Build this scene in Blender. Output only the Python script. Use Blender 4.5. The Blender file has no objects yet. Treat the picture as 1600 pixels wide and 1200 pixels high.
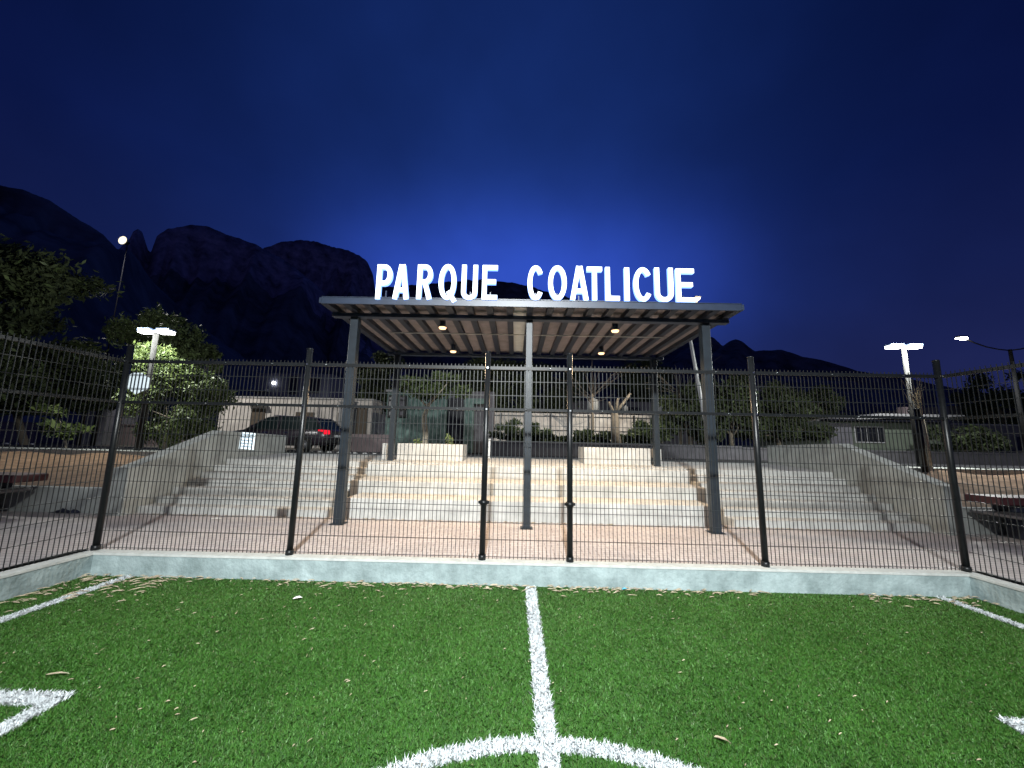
import bpy, bmesh, math, random
import numpy as np
from mathutils import Vector, Matrix
C = bpy.context.scene.collection
R = math.radians
random.seed(7); rng = np.random.default_rng(7)

# ------------------------------------------------------------------ camera solve (used to place things on their planes)
F_, PI_, RO_, YA_ = 601.0, .1512, .0213, -.0112
CAM = np.array([-.1618, -5.1397, 1.4768])
fw = np.array([math.sin(YA_)*math.cos(PI_), math.cos(YA_)*math.cos(PI_), math.sin(PI_)])
rt = np.array([math.cos(YA_), -math.sin(YA_), 0.0]); up = np.cross(rt, fw)
def ray(x, y):
    a, b = x-800, y-600; c, s = math.cos(RO_), math.sin(RO_)
    return (c*a+s*b)*rt - (-s*a+c*b)*up + F_*fw
def at(x, y, **k):
    (ax, v), = k.items(); i = 'XYZ'.index(ax); d = ray(x, y)
    return Vector(CAM + (v-CAM[i])/d[i]*d)

# ------------------------------------------------------------------ materials
def mat(name, col, rough=.7, metal=0.0, noise=0.0, nscale=6.0, bump=0.0, bscale=40.0, emit=None, es=0.0, spec=.5, col2=None, detail=6):
    m = bpy.data.materials.new(name); m.use_nodes = True
    nt = m.node_tree; b = nt.nodes['Principled BSDF']
    b.inputs['Base Color'].default_value = (*col, 1); b.inputs['Roughness'].default_value = rough
    b.inputs['Metallic'].default_value = metal; b.inputs['Specular IOR Level'].default_value = spec
    tc = nt.nodes.new('ShaderNodeTexCoord')
    if noise or col2:
        n = nt.nodes.new('ShaderNodeTexNoise'); n.inputs['Scale'].default_value = nscale; n.inputs['Detail'].default_value = detail
        n.inputs['Roughness'].default_value = .65
        nt.links.new(tc.outputs['Object'], n.inputs['Vector'])
        r = nt.nodes.new('ShaderNodeValToRGB'); r.color_ramp.elements[0].position = .32; r.color_ramp.elements[1].position = .68
        c2 = col2 or tuple(min(1, c*(1+noise)) for c in col); c1 = col if col2 else tuple(c*(1-noise) for c in col)
        r.color_ramp.elements[0].color = (*c1, 1); r.color_ramp.elements[1].color = (*c2, 1)
        nt.links.new(n.outputs['Fac'], r.inputs['Fac']); nt.links.new(r.outputs['Color'], b.inputs['Base Color'])
    if bump:
        n2 = nt.nodes.new('ShaderNodeTexNoise'); n2.inputs['Scale'].default_value = bscale; n2.inputs['Detail'].default_value = 5
        nt.links.new(tc.outputs['Object'], n2.inputs['Vector'])
        bp = nt.nodes.new('ShaderNodeBump'); bp.inputs['Strength'].default_value = bump; bp.inputs['Distance'].default_value = .02
        nt.links.new(n2.outputs['Fac'], bp.inputs['Height']); nt.links.new(bp.outputs['Normal'], b.inputs['Normal'])
    if emit:
        b.inputs['Emission Color'].default_value = (*emit, 1); b.inputs['Emission Strength'].default_value = es
    return m

def brick_mat(name, c1, c2, mortar, scale, w, h, rough=.8, msize=.012, bump=.3, stain=.25, swap=False):
    m = bpy.data.materials.new(name); m.use_nodes = True
    nt = m.node_tree; b = nt.nodes['Principled BSDF']; b.inputs['Roughness'].default_value = rough
    tc = nt.nodes.new('ShaderNodeTexCoord'); br = nt.nodes.new('ShaderNodeTexBrick')
    br.inputs['Scale'].default_value = scale; br.inputs['Brick Width'].default_value = w; br.inputs['Row Height'].default_value = h
    br.inputs['Mortar Size'].default_value = msize; br.inputs['Color1'].default_value = (*c1, 1); br.inputs['Color2'].default_value = (*c2, 1)
    br.inputs['Mortar'].default_value = (*mortar, 1)
    if swap:
        mp = nt.nodes.new('ShaderNodeMapping'); mp.inputs['Rotation'].default_value = (R(90), 0, 0)
        nt.links.new(tc.outputs['Object'], mp.inputs['Vector']); nt.links.new(mp.outputs['Vector'], br.inputs['Vector'])
    else: nt.links.new(tc.outputs['Object'], br.inputs['Vector'])
    n = nt.nodes.new('ShaderNodeTexNoise'); n.inputs['Scale'].default_value = 1.7; n.inputs['Detail'].default_value = 8
    nt.links.new(tc.outputs['Object'], n.inputs['Vector'])
    mr = nt.nodes.new('ShaderNodeMapRange'); mr.inputs['From Min'].default_value = .3; mr.inputs['From Max'].default_value = .7
    mr.inputs['To Min'].default_value = 1-stain; mr.inputs['To Max'].default_value = 1
    nt.links.new(n.outputs['Fac'], mr.inputs['Value'])
    mx = nt.nodes.new('ShaderNodeVectorMath'); mx.operation = 'SCALE'
    nt.links.new(br.outputs['Color'], mx.inputs[0]); nt.links.new(mr.outputs['Result'], mx.inputs['Scale'])
    nt.links.new(mx.outputs['Vector'], b.inputs['Base Color'])
    bp = nt.nodes.new('ShaderNodeBump'); bp.inputs['Strength'].default_value = bump; bp.inputs['Distance'].default_value = .004; bp.invert = True
    nt.links.new(br.outputs['Fac'], bp.inputs['Height']); nt.links.new(bp.outputs['Normal'], b.inputs['Normal'])
    return m

def glow(name, col, s):
    m = bpy.data.materials.new(name); m.use_nodes = True; nt = m.node_tree
    nt.nodes.remove(nt.nodes['Principled BSDF']); e = nt.nodes.new('ShaderNodeEmission')
    e.inputs['Color'].default_value = (*col, 1); e.inputs['Strength'].default_value = s
    nt.links.new(e.outputs[0], nt.nodes['Material Output'].inputs[0]); return m

M = dict(
    concrete=mat('concrete', (.38, .40, .38), .85, noise=.22, nscale=3.0, bump=.25, bscale=60),
    concrete_pale=mat('concrete_pale', (.50, .505, .485), .85, noise=.17, nscale=3.1, bump=.2, bscale=60),
    kerb=mat('kerb_plaster', (.17, .225, .225), .85, nscale=3.4, bump=.6, bscale=22, col2=(.34, .42, .425), detail=12),
    kerb_top=mat('kerb_cap', (.46, .48, .46), .8, noise=.15, nscale=9, bump=.2, bscale=60),
    post=mat('black_paint', (.008, .009, .010), .36, spec=.3, noise=.25, nscale=20),
    wire=mat('coated_wire', (.012, .014, .015), .4, spec=.5),
    matte_black=mat('matte_black', (.004, .004, .005), 1.0, spec=0),
    bolt=mat('bright_bolt', (.75, .78, .8), .25, metal=1.0),
    steel=mat('dark_blue_steel', (.026, .040, .072), .42, spec=.6, noise=.2, nscale=5),  # dark steel, its blue deepened to carry the sign's glare
    steel_post=mat('dark_post_steel', (.017, .024, .032), .45, spec=.4, noise=.25, nscale=5),
    steel_in=mat('rafter_steel', (.016, .021, .038), .5, noise=.2, nscale=5),
    sheet=mat('roof_sheet', (.215, .185, .195), .6, noise=.22, nscale=4, bump=.1, bscale=30),
    sheet_light=mat('translucent_sheet', (.55, .56, .55), .5, noise=.1, nscale=6),
    conduit=mat('conduit', (.45, .45, .44), .5),
    white=mat('white_paint', (.72, .74, .74), .5),
    line_white=mat('turf_white', (.56, .60, .62), .75, noise=.12, nscale=30),
    lamp_pole=mat('painted_lamp_pole', (.028, .028, .028), .7, spec=.1, noise=.2, nscale=8),
    galv=mat('galvanised', (.50, .52, .52), .45, metal=.3, noise=.15, nscale=8),
    asphalt=mat('asphalt', (.05, .05, .052), .85, noise=.3, nscale=8, bump=.3, bscale=90),
    soil=mat('orange_soil', (.13, .075, .045), .95, nscale=5, bump=.8, bscale=14, col2=(.30, .19, .115), detail=10),
    farground=mat('dry_ground', (.06, .055, .045), .95, noise=.3, nscale=.2),
    greywall=mat('grey_render', (.17, .165, .185), .9, noise=.18, nscale=3, bump=.2),
    pinkwall=mat('pinkish_wall', (.30, .24, .24), .9, noise=.15, nscale=2),
    whitewall=mat('weathered_white_wall', (.72, .68, .63), .9, noise=.22, nscale=1.6, bump=.2),
    palewall=mat('pale_house_wall', (.42, .42, .42), .9, noise=.2, nscale=1.2),
    bluewall=mat('bluish_house_wall', (.22, .24, .32), .9, noise=.15, nscale=1.2),
    greenwall=mat('green_wall', (.085, .16, .145), .85, nscale=3.2, col2=(.30, .43, .38), bump=.3, bscale=14, detail=10),
    greenwall2=mat('olive_wall', (.15, .18, .135), .9, noise=.2, nscale=1.2),
    dark=mat('dark_opening', (.012, .013, .018), .25, spec=.6),
    brown=mat('brown_door', (.11, .085, .06), .6, noise=.2, nscale=6),
    roofw=mat('pale_roof', (.45, .45, .44), .8, noise=.15, nscale=4),
    bark=mat('bark', (.20, .17, .13), .9, noise=.3, nscale=9, bump=.6, bscale=30),
    bark_dark=mat('dark_bark', (.07, .06, .05), .9, noise=.3, nscale=9),
    bark_pale=mat('pale_bark', (.42, .37, .28), .9, noise=.3, nscale=9, bump=.6, bscale=30),
    leaf_dark=mat('leaf_dark', (.018, .027, .010), .85, col2=(.055, .075, .025), nscale=1.4),
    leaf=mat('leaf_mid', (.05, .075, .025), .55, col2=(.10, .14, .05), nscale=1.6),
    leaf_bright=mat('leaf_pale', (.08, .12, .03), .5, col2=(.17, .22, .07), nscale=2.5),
    red=mat('red_slab', (.075, .022, .024), .6, noise=.25, nscale=7),
    navy=mat('navy_block', (.02, .024, .045), .6, noise=.2, nscale=7),
    greyslab=mat('grey_slab', (.12, .115, .12), .7, noise=.15, nscale=8),
    cloth=mat('dark_cloth', (.02, .024, .045), .9, noise=.3, nscale=12, bump=.5, bscale=30),
    carpaint=mat('dark_car_paint', (.045, .034, .048), .28, metal=.2, spec=.8),
    glass=mat('car_glass', (.01, .02, .022), .4, spec=.12),
    tyre=mat('tyre', (.012, .012, .012), .8),
    rim=mat('rim', (.16, .16, .17), .5, metal=.5),
    chrome=mat('chrome', (.7, .7, .72), .15, metal=1.0),
    plasticblack=mat('black_trim', (.015, .015, .016), .6),
    tail=glow('tail_lamp', (1, .015, .04), 1.15),
    sign_face=mat('sign_plate_paint', (.78, .88, .95), .5, noise=.08, nscale=5),
    ink=mat('grey_ink', (.20, .27, .34), .7),
    debris=mat('dry_leaf', (.12, .085, .05), .8, col2=(.48, .42, .30), nscale=14),
    paper=mat('paper', (.75, .75, .72), .8),
    tank=mat('water_tank', (.62, .64, .62), .6),
    lamp_on=glow('led_panel', (1, 1, .95), 26),
    lamp_far=glow('led_far', (1, .97, .88), 60),
    flood_on=glow('flood_lens', (1, .90, .66), 1.7),
    warm_on=glow('downlight_lens', (1, .60, .30), 3.0),
    letter_face=glow('letter_face', (.76, .88, 1.0), 4.0),
    letter_side=glow('letter_return', (.22, .40, 1.0), 2.6),
    reflector=mat('lane_stud', (.8, .8, .78), .4, emit=None),
    turf_base=mat('turf_backing', (.016, .055, .009), .9, nscale=14, col2=(.035, .105, .020)),
    rock=mat('mountain_rock', (.065, .055, .045), .95, nscale=.018, col2=(.38, .33, .27), detail=14, bump=.9, bscale=.05),
    cliff=mat('mountain_cliff', (.16, .13, .13), .95, nscale=.035, col2=(.85, .66, .62), detail=12),
)
def streaks(m, lo=.72):
    nt = m.node_tree; b = nt.nodes['Principled BSDF']; src = b.inputs['Base Color'].links[0].from_socket
    tc = nt.nodes.new('ShaderNodeTexCoord'); mp = nt.nodes.new('ShaderNodeMapping'); mp.inputs['Scale'].default_value = (7, 7, .9); nt.links.new(tc.outputs['Object'], mp.inputs[0])
    n = nt.nodes.new('ShaderNodeTexNoise'); n.inputs['Scale'].default_value = 1.0; n.inputs['Detail'].default_value = 7; n.inputs['Roughness'].default_value = .7; nt.links.new(mp.outputs[0], n.inputs['Vector'])
    mr = nt.nodes.new('ShaderNodeMapRange'); mr.inputs['From Min'].default_value = .36; mr.inputs['From Max'].default_value = .60; mr.inputs['To Min'].default_value = lo; mr.inputs['To Max'].default_value = 1.04; nt.links.new(n.outputs['Fac'], mr.inputs['Value'])
    v = nt.nodes.new('ShaderNodeVectorMath'); v.operation = 'SCALE'; nt.links.new(src, v.inputs[0]); nt.links.new(mr.outputs[0], v.inputs['Scale']); nt.links.new(v.outputs[0], b.inputs['Base Color'])
for k_ in ('concrete', 'concrete_pale', 'kerb', 'whitewall', 'greenwall', 'greywall'): streaks(M[k_], {'greenwall': .55, 'kerb': .88, 'concrete_pale': .86}.get(k_, .78))
M['paver'] = brick_mat('plaza_pavers', (.56, .52, .51), (.50, .455, .45), (.33, .29, .285), 1, .20, .10, msize=.008, stain=.2)
M['grass'] = mat('turf_blade', (.024, .088, .009), .6, nscale=2.2, col2=(.044, .142, .018), spec=.22)
M['grass2'] = mat('turf_blade_light', (.065, .175, .032), .5, noise=.2, nscale=5, spec=.4)
M['grass3'] = mat('turf_blade_olive', (.055, .10, .018), .6, noise=.2, nscale=5)

# ------------------------------------------------------------------ mesh builder
class MB:
    def __init__(s): s.v = []; s.f = []; s.mi = []; s.mats = []; s.cur = 0; s.smooth = []
    def use(s, m):
        if m not in s.mats: s.mats.append(m)
        s.cur = s.mats.index(m); return s
    def add(s, vs, fs, smooth=False):
        o = len(s.v); s.v += [tuple(p) for p in vs]
        for f in fs: s.f.append(tuple(i+o for i in f)); s.mi.append(s.cur); s.smooth.append(smooth)
        return s
    def box(s, a, b, M4=None):
        x0, y0, z0 = (min(a[i], b[i]) for i in range(3)); x1, y1, z1 = (max(a[i], b[i]) for i in range(3))
        vs = [(x0,y0,z0),(x1,y0,z0),(x1,y1,z0),(x0,y1,z0),(x0,y0,z1),(x1,y0,z1),(x1,y1,z1),(x0,y1,z1)]
        if M4 is not None: vs = [tuple(M4 @ Vector(p)) for p in vs]
        return s.add(vs, [(0,3,2,1),(4,5,6,7),(0,1,5,4),(1,2,6,5),(2,3,7,6),(3,0,4,7)])
    def bar(s, a, b, w, h=None, n=4, w2=None, rot=0):
        a = Vector(a); b = Vector(b); d = (b-a).normalized(); h = h or w
        u = Vector((0,0,1)) if abs(d.z) < .9 else Vector((0,1,0))
        r = d.cross(u).normalized(); u2 = r.cross(d); vs = []
        for p, k in ((a, 1), (b, (w2/w) if w2 else 1)):
            for i in range(n):
                t = 2*math.pi*(i+.5)/n + rot; q = 1/math.cos(math.pi/n) if n == 4 else 1
                vs.append(p + (r*math.cos(t)*w*.5*q + u2*math.sin(t)*h*.5*q)*k)
        fs = [(i, (i+1) % n, n+(i+1) % n, n+i) for i in range(n)] + [tuple(range(n-1, -1, -1)), tuple(range(n, 2*n))]
        return s.add(vs, fs, n > 6)
    def tube(s, pts, rad, n=8):
        k = len(pts); vs = []; pts = [Vector(p) for p in pts]
        for i, p in enumerate(pts):
            d = (pts[min(i+1, k-1)]-pts[max(i-1, 0)]).normalized()
            u = Vector((1,0,0)) if abs(d.x) < .8 else Vector((0,0,1)); r = d.cross(u).normalized(); w = r.cross(d)
            ra = rad[i] if isinstance(rad, (list, tuple)) else rad
            for j in range(n): vs.append(p+(r*math.cos(2*math.pi*j/n)+w*math.sin(2*math.pi*j/n))*ra)
        fs = [(i*n+j, i*n+(j+1) % n, (i+1)*n+(j+1) % n, (i+1)*n+j) for i in range(k-1) for j in range(n)]
        fs += [tuple(range(n-1, -1, -1)), tuple(range((k-1)*n, k*n))]
        return s.add(vs, fs, n > 5)
    def prism(s, poly, axis, a, b):
        # poly in the two other axes, extruded from a to b along axis
        def mk(p, t):
            if axis == 'x': return (t, p[0], p[1])
            if axis == 'y': return (p[0], t, p[1])
            return (p[0], p[1], t)
        n = len(poly); vs = [mk(p, a) for p in poly]+[mk(p, b) for p in poly]
        return s.add(vs, [tuple(range(n)), tuple(range(2*n-1, n-1, -1))]+[(i, n+i, n+(i+1) % n, (i+1) % n) for i in range(n)])
    def build(s, name, m=None, parent=None, bevel=0, loc=None):
        me = bpy.data.meshes.new(name); me.from_pydata(s.v, [], s.f)
        if s.mats:
            for q in s.mats: me.materials.append(M[q] if isinstance(q, str) else q)
            me.polygons.foreach_set('material_index', s.mi)
        elif m: me.materials.append(M[m] if isinstance(m, str) else m)
        me.polygons.foreach_set('use_smooth', s.smooth)
        bm = bmesh.new(); bm.from_mesh(me); bmesh.ops.recalc_face_normals(bm, faces=bm.faces)
        if bevel:
            bmesh.ops.bevel(bm, geom=[e for e in bm.edges if e.is_manifold and e.calc_face_angle(0) > .5], offset=bevel, segments=1, affect='EDGES', clamp_overlap=True)
        bm.to_mesh(me); bm.free()
        o = bpy.data.objects.new(name, me); C.objects.link(o)
        if parent: o.parent = parent
        if loc is not None: o.location = loc
        return o

def tag(o, label=None, cat=None, group=None, kind=None):
    for k, v in (('label', label), ('category', cat), ('group', group), ('kind', kind)):
        if v: o[k] = v
    return o
def empty(name, loc, label, cat, group=None):
    o = bpy.data.objects.new(name, None); C.objects.link(o); o.location = loc; o.empty_display_size = .2
    bpy.context.view_layer.update()
    return tag(o, label, cat, group)
def put(o, root):            # parent a part built in world space, keeping it where it is
    o.parent = root; o.matrix_parent_inverse = Matrix.Translation(root.location).inverted(); return o
def sub(o, part, root):      # a sub-part built in world space under a part placed by put()
    o.parent = part; return o      # the part's own world matrix is the identity
def npmesh(name, V, Fc, mats, mi=None):
    me = bpy.data.meshes.new(name); n = Fc.shape[1]
    me.vertices.add(len(V)); me.vertices.foreach_set('co', V.astype(np.float32).ravel())
    me.loops.add(Fc.size); me.loops.foreach_set('vertex_index', Fc.astype(np.int32).ravel())
    me.polygons.add(len(Fc)); me.polygons.foreach_set('loop_start', np.arange(0, Fc.size, n, dtype=np.int32))
    try: me.polygons.foreach_set('loop_total', np.full(len(Fc), n, dtype=np.int32))
    except Exception: pass
    for q in mats: me.materials.append(M[q] if isinstance(q, str) else q)
    if mi is not None: me.polygons.foreach_set('material_index', mi.astype(np.int32))
    me.update(calc_edges=True); me.validate()
    o = bpy.data.objects.new(name, me); C.objects.link(o); return o
def struct(o): return tag(o, kind='structure')
def light(name, kind, loc, power, col, parent=None, size=.1, aim=None, spot=160, blend=.6):
    l = bpy.data.lights.new(name, kind); l.energy = power; l.color = col
    if kind in ('POINT', 'SPOT'): l.shadow_soft_size = size
    if kind == 'SPOT': l.spot_size = R(spot); l.spot_blend = blend
    if kind == 'AREA': l.size = size
    o = bpy.data.objects.new(name, l); C.objects.link(o); o.location = loc
    if aim is not None: o.rotation_euler = (Vector(aim)-Vector(loc)).to_track_quat('-Z', 'Y').to_euler()
    if parent: put(o, parent)
    return o

TZ = -.26      # turf level; plaza at z = 0
# ------------------------------------------------------------------ ground sheets
def gz(x, y):
    if y < 2.36: return -.34
    if -7.55 < x < 7.75: return -.34 if y < 6.62 else .80
    if y < 6.6: return .40+(y-2.36)/(6.6-2.36)*.50
    return .80
xs = [-3000, -400, -90, -40, -25] + [round(-16+.35*i, 3) for i in range(24)] + [-7.61, -7.50, 0, 7.72, 7.80] + [round(7.95+.35*i, 3) for i in range(24)] + [25, 40, 90, 400, 3000]
ys = [-400, -60, -20, 2.355, 2.365] + [round(2.5+.3*i, 2) for i in range(14)] + [6.60, 6.66, 8, 20, 40, 100, 400, 3000]
g = MB(); nx = len(xs)
for y in ys:
    for x in xs:
        z = gz(x, y)
        if 2.4 < y < 6.6 and 7.7 < abs(x) < 17: z += .05*math.sin(x*2.3+y*1.7)+random.uniform(-.02, .02)
        g.v.append((x, y, z))
for j in range(len(ys)-1):
    for i in range(nx-1):
        a = j*nx+i; g.f.append((a, a+1, a+nx+1, a+nx)); g.smooth.append(False)
        soil = 2.3 < ys[j] < 6.55 and 7.5 < abs((xs[i]+xs[i+1])/2) < 26 and not (-7.55 < xs[i] < 7.72)
        g.use('soil' if soil else 'farground'); g.mi.append(g.cur)
struct(g.build('ground'))
p = MB(); p.add([(-5.42, .04, 0), (5.42, .04, 0), (5.42, 2.6, 0), (-5.42, 2.6, 0), (-16, -9, 0), (-5.75, -9, 0), (-5.75, 2.6, 0), (-16, 2.6, 0),
                 (5.75, -9, 0), (16, -9, 0), (16, 2.6, 0), (5.75, 2.6, 0)], [(0,1,2,3), (4,5,6,7), (8,9,10,11)])
p.add([(-5.75, .04, 0), (-5.42, .04, 0), (-5.42, 2.6, 0), (-5.75, 2.6, 0), (5.42, .04, 0), (5.75, .04, 0), (5.75, 2.6, 0), (5.42, 2.6, 0)], [(0,1,2,3), (4,5,6,7)])
struct(p.build('plaza_pavement', 'paver'))
p = MB(); p.add([(-8, -9, TZ), (8, -9, TZ), (8, .05, TZ), (-8, .05, TZ)], [(0,1,2,3)]); struct(p.build('turf_ground', 'turf_base'))
p = MB(); p.add([(-90, 7.6, .885), (90, 7.6, .885), (90, 13.9, .885), (-90, 13.9, .885)], [(0,1,2,3)]); struct(p.build('road', 'asphalt'))
p = MB(); p.box((-60, 6.68, .79), (60, 7.58, .985)); struct(p.build('pavement', 'concrete', bevel=.01))
# platform behind the top row, gently rising to the street
ZT = .93
p = MB(); p.prism([(4.56, .70), (6.66, .70), (6.66, 1.0), (4.56, ZT)], 'x', -7.32, 7.61); struct(p.build('upper_pavement', 'concrete_pale'))

# ------------------------------------------------------------------ turf markings and grass
CX, CYC, CR, LW = .06, -4.27, 1.70, .10
def m_half(x, y): return (np.abs(x-CX) < LW*.55)
def m_circ(x, y): r = np.hypot(x-CX, y-CYC); return (r < CR) & (r > CR-LW)
def m_left(x, y): return (x < -4.83) & (x > -4.93)
def m_right(x, y): return (x > 4.93) & (x < 5.03)
def m_boxl(x, y): return ((x < -3.08) & (y < -2.30) & (x > -4.83)) & ((y > -2.42) | (x > -3.19))
def m_boxr(x, y): return ((x > 3.04) & (y < -2.29) & (x < 4.93)) & ((y > -2.41) | (x < 3.15))
marks = [m_half, m_circ, m_left, m_right, m_boxl, m_boxr]
N = 1150000
u = rng.random(N); yy = -.13-3.6*u**.8; xx = rng.uniform(-6.3, 6.3, N)
keep = np.abs((xx-CAM[0])) < (yy-CAM[1])*1.6+.6
xx, yy = xx[keep], yy[keep]
jx, jy = xx+rng.normal(0, .006, len(xx)), yy+rng.normal(0, .006, len(xx))
def blades(name, x, y, mats, mi, hmin=.012, hmax=.023, wid=.0021):
    n = len(x); ang = rng.uniform(0, 2*np.pi, n); h = rng.uniform(hmin, hmax, n)
    lean_a = rng.uniform(0, 2*np.pi, n)+.6*np.sin(x*3.1+y*2.3); lean = rng.uniform(.2, 1.3, n)*h
    w = wid*rng.uniform(.7, 1.4, n)*(1+np.clip((y+3.5)*.28, 0, .9))
    base = np.stack([x, y, np.full(n, TZ)], 1); d = np.stack([np.cos(ang), np.sin(ang), np.zeros(n)], 1)*w[:, None]*.5
    tip = base+np.stack([np.cos(lean_a)*lean, np.sin(lean_a)*lean, h], 1)
    mid = base+np.stack([np.cos(lean_a)*lean*.3, np.sin(lean_a)*lean*.3, h*.6], 1)
    V = np.stack([base-d, base+d, mid+d*.9, tip, mid-d*.9], 1).reshape(-1, 3)
    k = np.arange(n)*5
    Fc = np.stack([k, k+1, k+2, k+3, k+4], 1)
    return npmesh(name, V, Fc, mats, mi)
allm = np.zeros(len(xx), bool); ids = []
for fn in marks:
    q = fn(jx, jy) & ~allm; allm |= q; ids.append(q)
gi = ~allm; nm = gi.sum()
r = rng.random(nm); far_ = np.clip((yy[gi]+1.9)/1.7, 0, 1)*.30; patch = .08*np.sin(xx[gi]*1.3+2*np.sin(yy[gi]*1.1))+.06*np.sin(xx[gi]*3.7-yy[gi]*4.1)
mi = np.where(r < .68-far_+patch, 0, np.where(r < .86-far_*.7, 1, 2))
grass = blades('grass', xx[gi], yy[gi], ['grass', 'grass2', 'grass3'], mi)
tag(grass, 'short green artificial turf fibres on the pitch', 'grass', kind='stuff')
for fn, q, nmn in zip(marks, ids, ['halfway_line', 'centre_circle_line', 'touch_line', 'touch_line', 'area_line', 'area_line']):
    if q.sum():
        # white fibres plus a white backing sheet just above the turf base
        o = blades(nmn, xx[q], yy[q], ['line_white'], None, .02, .033, .0042)
        struct(o)

# ------------------------------------------------------------------ kerb wall round the pitch
KX0, KX1 = -5.44, 5.44
kw = empty('kerb_wall', (0, 0, TZ), 'low pale cyan plastered concrete wall carrying the mesh fence round the pitch', 'wall')
k = MB(); out = [(-5.72, -6), (-5.56, .05), (5.56, .05), (5.72, -6)]; inn = [(-5.56, -6), (-5.40, -.11), (5.40, -.11), (5.56, -6)]
vs = []
for z in (TZ-.06, -.018):
    for (x, y) in inn+out: vs.append((x, y, z))
fs = []
for i in range(3): fs += [(i, i+1, 8+i+1, 8+i), (4+i, 4+i+1, 12+i+1, 12+i)]
fs += [(8, 9, 13, 12), (9, 10, 14, 13), (10, 11, 15, 14), (0, 8, 12, 4), (3, 11, 15, 7)]
k.add(vs, fs); put(k.build('wall_body', 'kerb'), kw)
k = MB()
inn2 = [(x+(.008 if x < 0 else -.008)*1, y-(.008 if abs(y) < 1 else 0)) for x, y in inn]; vs = []
for z in (-.017, .010):
    for (x, y) in inn2+out: vs.append((x, y, z))
k.add(vs, fs+[(0, 1, 5, 4), (1, 2, 6, 5), (2, 3, 7, 6)]); put(k.build('wall_cap', 'kerb_top'), kw)

# ------------------------------------------------------------------ mesh fences
PX = [-5.50, -3.004, -.552, .559, 3.01, 5.50]
RT, RM, ZB = 2.47, 1.91, .045
def post(x, y, root, h=2.68, collar=False):
    m = MB(); m.use('post'); m.tube([(x, y, .008), (x, y, h)], .038, 20); m.tube([(x, y, h), (x, y, h+.02)], [.041, .034], 20)
    m.tube([(x, y, .010), (x, y, .07)], .048, 16)
    if collar: m.tube([(x, y, .68), (x, y, .735)], .052, 16); m.box((x-.07, y-.01, .69), (x+.07, y+.01, .725))
    o = put(m.build('post'), root)
    for z in (RT, RM):
        b = MB(); b.box((x-.010, y-.052, z-.010), (x+.012, y-.036, z+.010)); sub(b.build('bolt', 'bolt'), o, root)
    return o
def panel(a, b, root, seed=0):
    a = Vector(a); b = Vector(b); d = b-a; L = d.length; t = d/L; nrm = Vector((t.y, -t.x, 0)); m = MB(); n = int(L/.0512)
    rr = random.Random(seed)
    m.use('wire')
    for i in range(1, n):
        p0 = a+t*(L*i/n)+Vector((rr.uniform(-.001, .001), 0, 0)); 
        m.bar(p0+Vector((0, 0, .02)), p0+Vector((rr.uniform(-.003, .003), 0, RT+.055)), .0066, n=4)
    off = nrm*.0055
    zz = [ZB+(RM-ZB)/9*q for q in range(9)]+[RM+.19, RM+.38]
    for z in zz: m.bar(a+off+Vector((0, 0, z)), b+off+Vector((0, 0, z)), .0065, n=4)
    return put(m.build('wire_panel'), root)
def rail(a, b, z, root, th, name, bolts=True, seed=1):
    a = Vector(a); b = Vector(b); nrm = (b-a).normalized(); nrm = Vector((nrm.y, -nrm.x, 0))
    m = MB(); m.bar(a+nrm*.022+Vector((0, 0, z)), b+nrm*.022+Vector((0, 0, z)), .03, th)
    o = put(m.build(name, 'post'), root)
    rr = random.Random(seed); L = (b-a).length; n = int(L/.62)
    for i in range(n):
        p0 = a+(b-a)*((i+rr.uniform(.2, .8))/n)+nrm*.040
        m = MB(); m.tube([p0+Vector((0, 0, z-.004)), p0+Vector((0, 0, z+.006))], .009, 8)
        sub(m.build('bolt', 'bolt'), o, root)
    return o
ff = empty('mesh_fence', (0, 0, 0), 'black welded wire mesh fence in front of the stands, facing the camera', 'fence', 'wire mesh fences round the pitch')
for i, x in enumerate(PX): post(x, 0, ff, collar=i in (2, 3))
for i in range(5): panel((PX[i]+.03, 0, 0), (PX[i+1]-.03, 0, 0), ff, i)
for i in range(5):
    rail((PX[i]+.036, 0, 0), (PX[i+1]-.036, 0, 0), RT, ff, .042, 'rail', seed=i); rail((PX[i]+.036, 0, 0), (PX[i+1]-.036, 0, 0), RM, ff, .036, 'rail', seed=i+9)
for sx, wd in ((-1, 'left'), (1, 'right')):
    fr = empty('mesh_fence', (sx*5.58, -2.7, 0), 'black wire mesh fence running toward the camera at the %s edge of the pitch' % wd, 'fence', 'wire mesh fences round the pitch')
    a = (sx*5.51, -.04, 0); b = (sx*5.66, -2.5, 0); c = (sx*5.74, -5.0, 0)
    post(b[0], b[1], fr)
    panel(b if sx > 0 else a, a if sx > 0 else b, fr, 20); panel(c if sx > 0 else b, b if sx > 0 else c, fr, 21)
    for z, th in ((RT, .042), (RM, .036)):
        rail(a if sx < 0 else b, b if sx < 0 else a, z, fr, th, 'rail', seed=3+sx)
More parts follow.
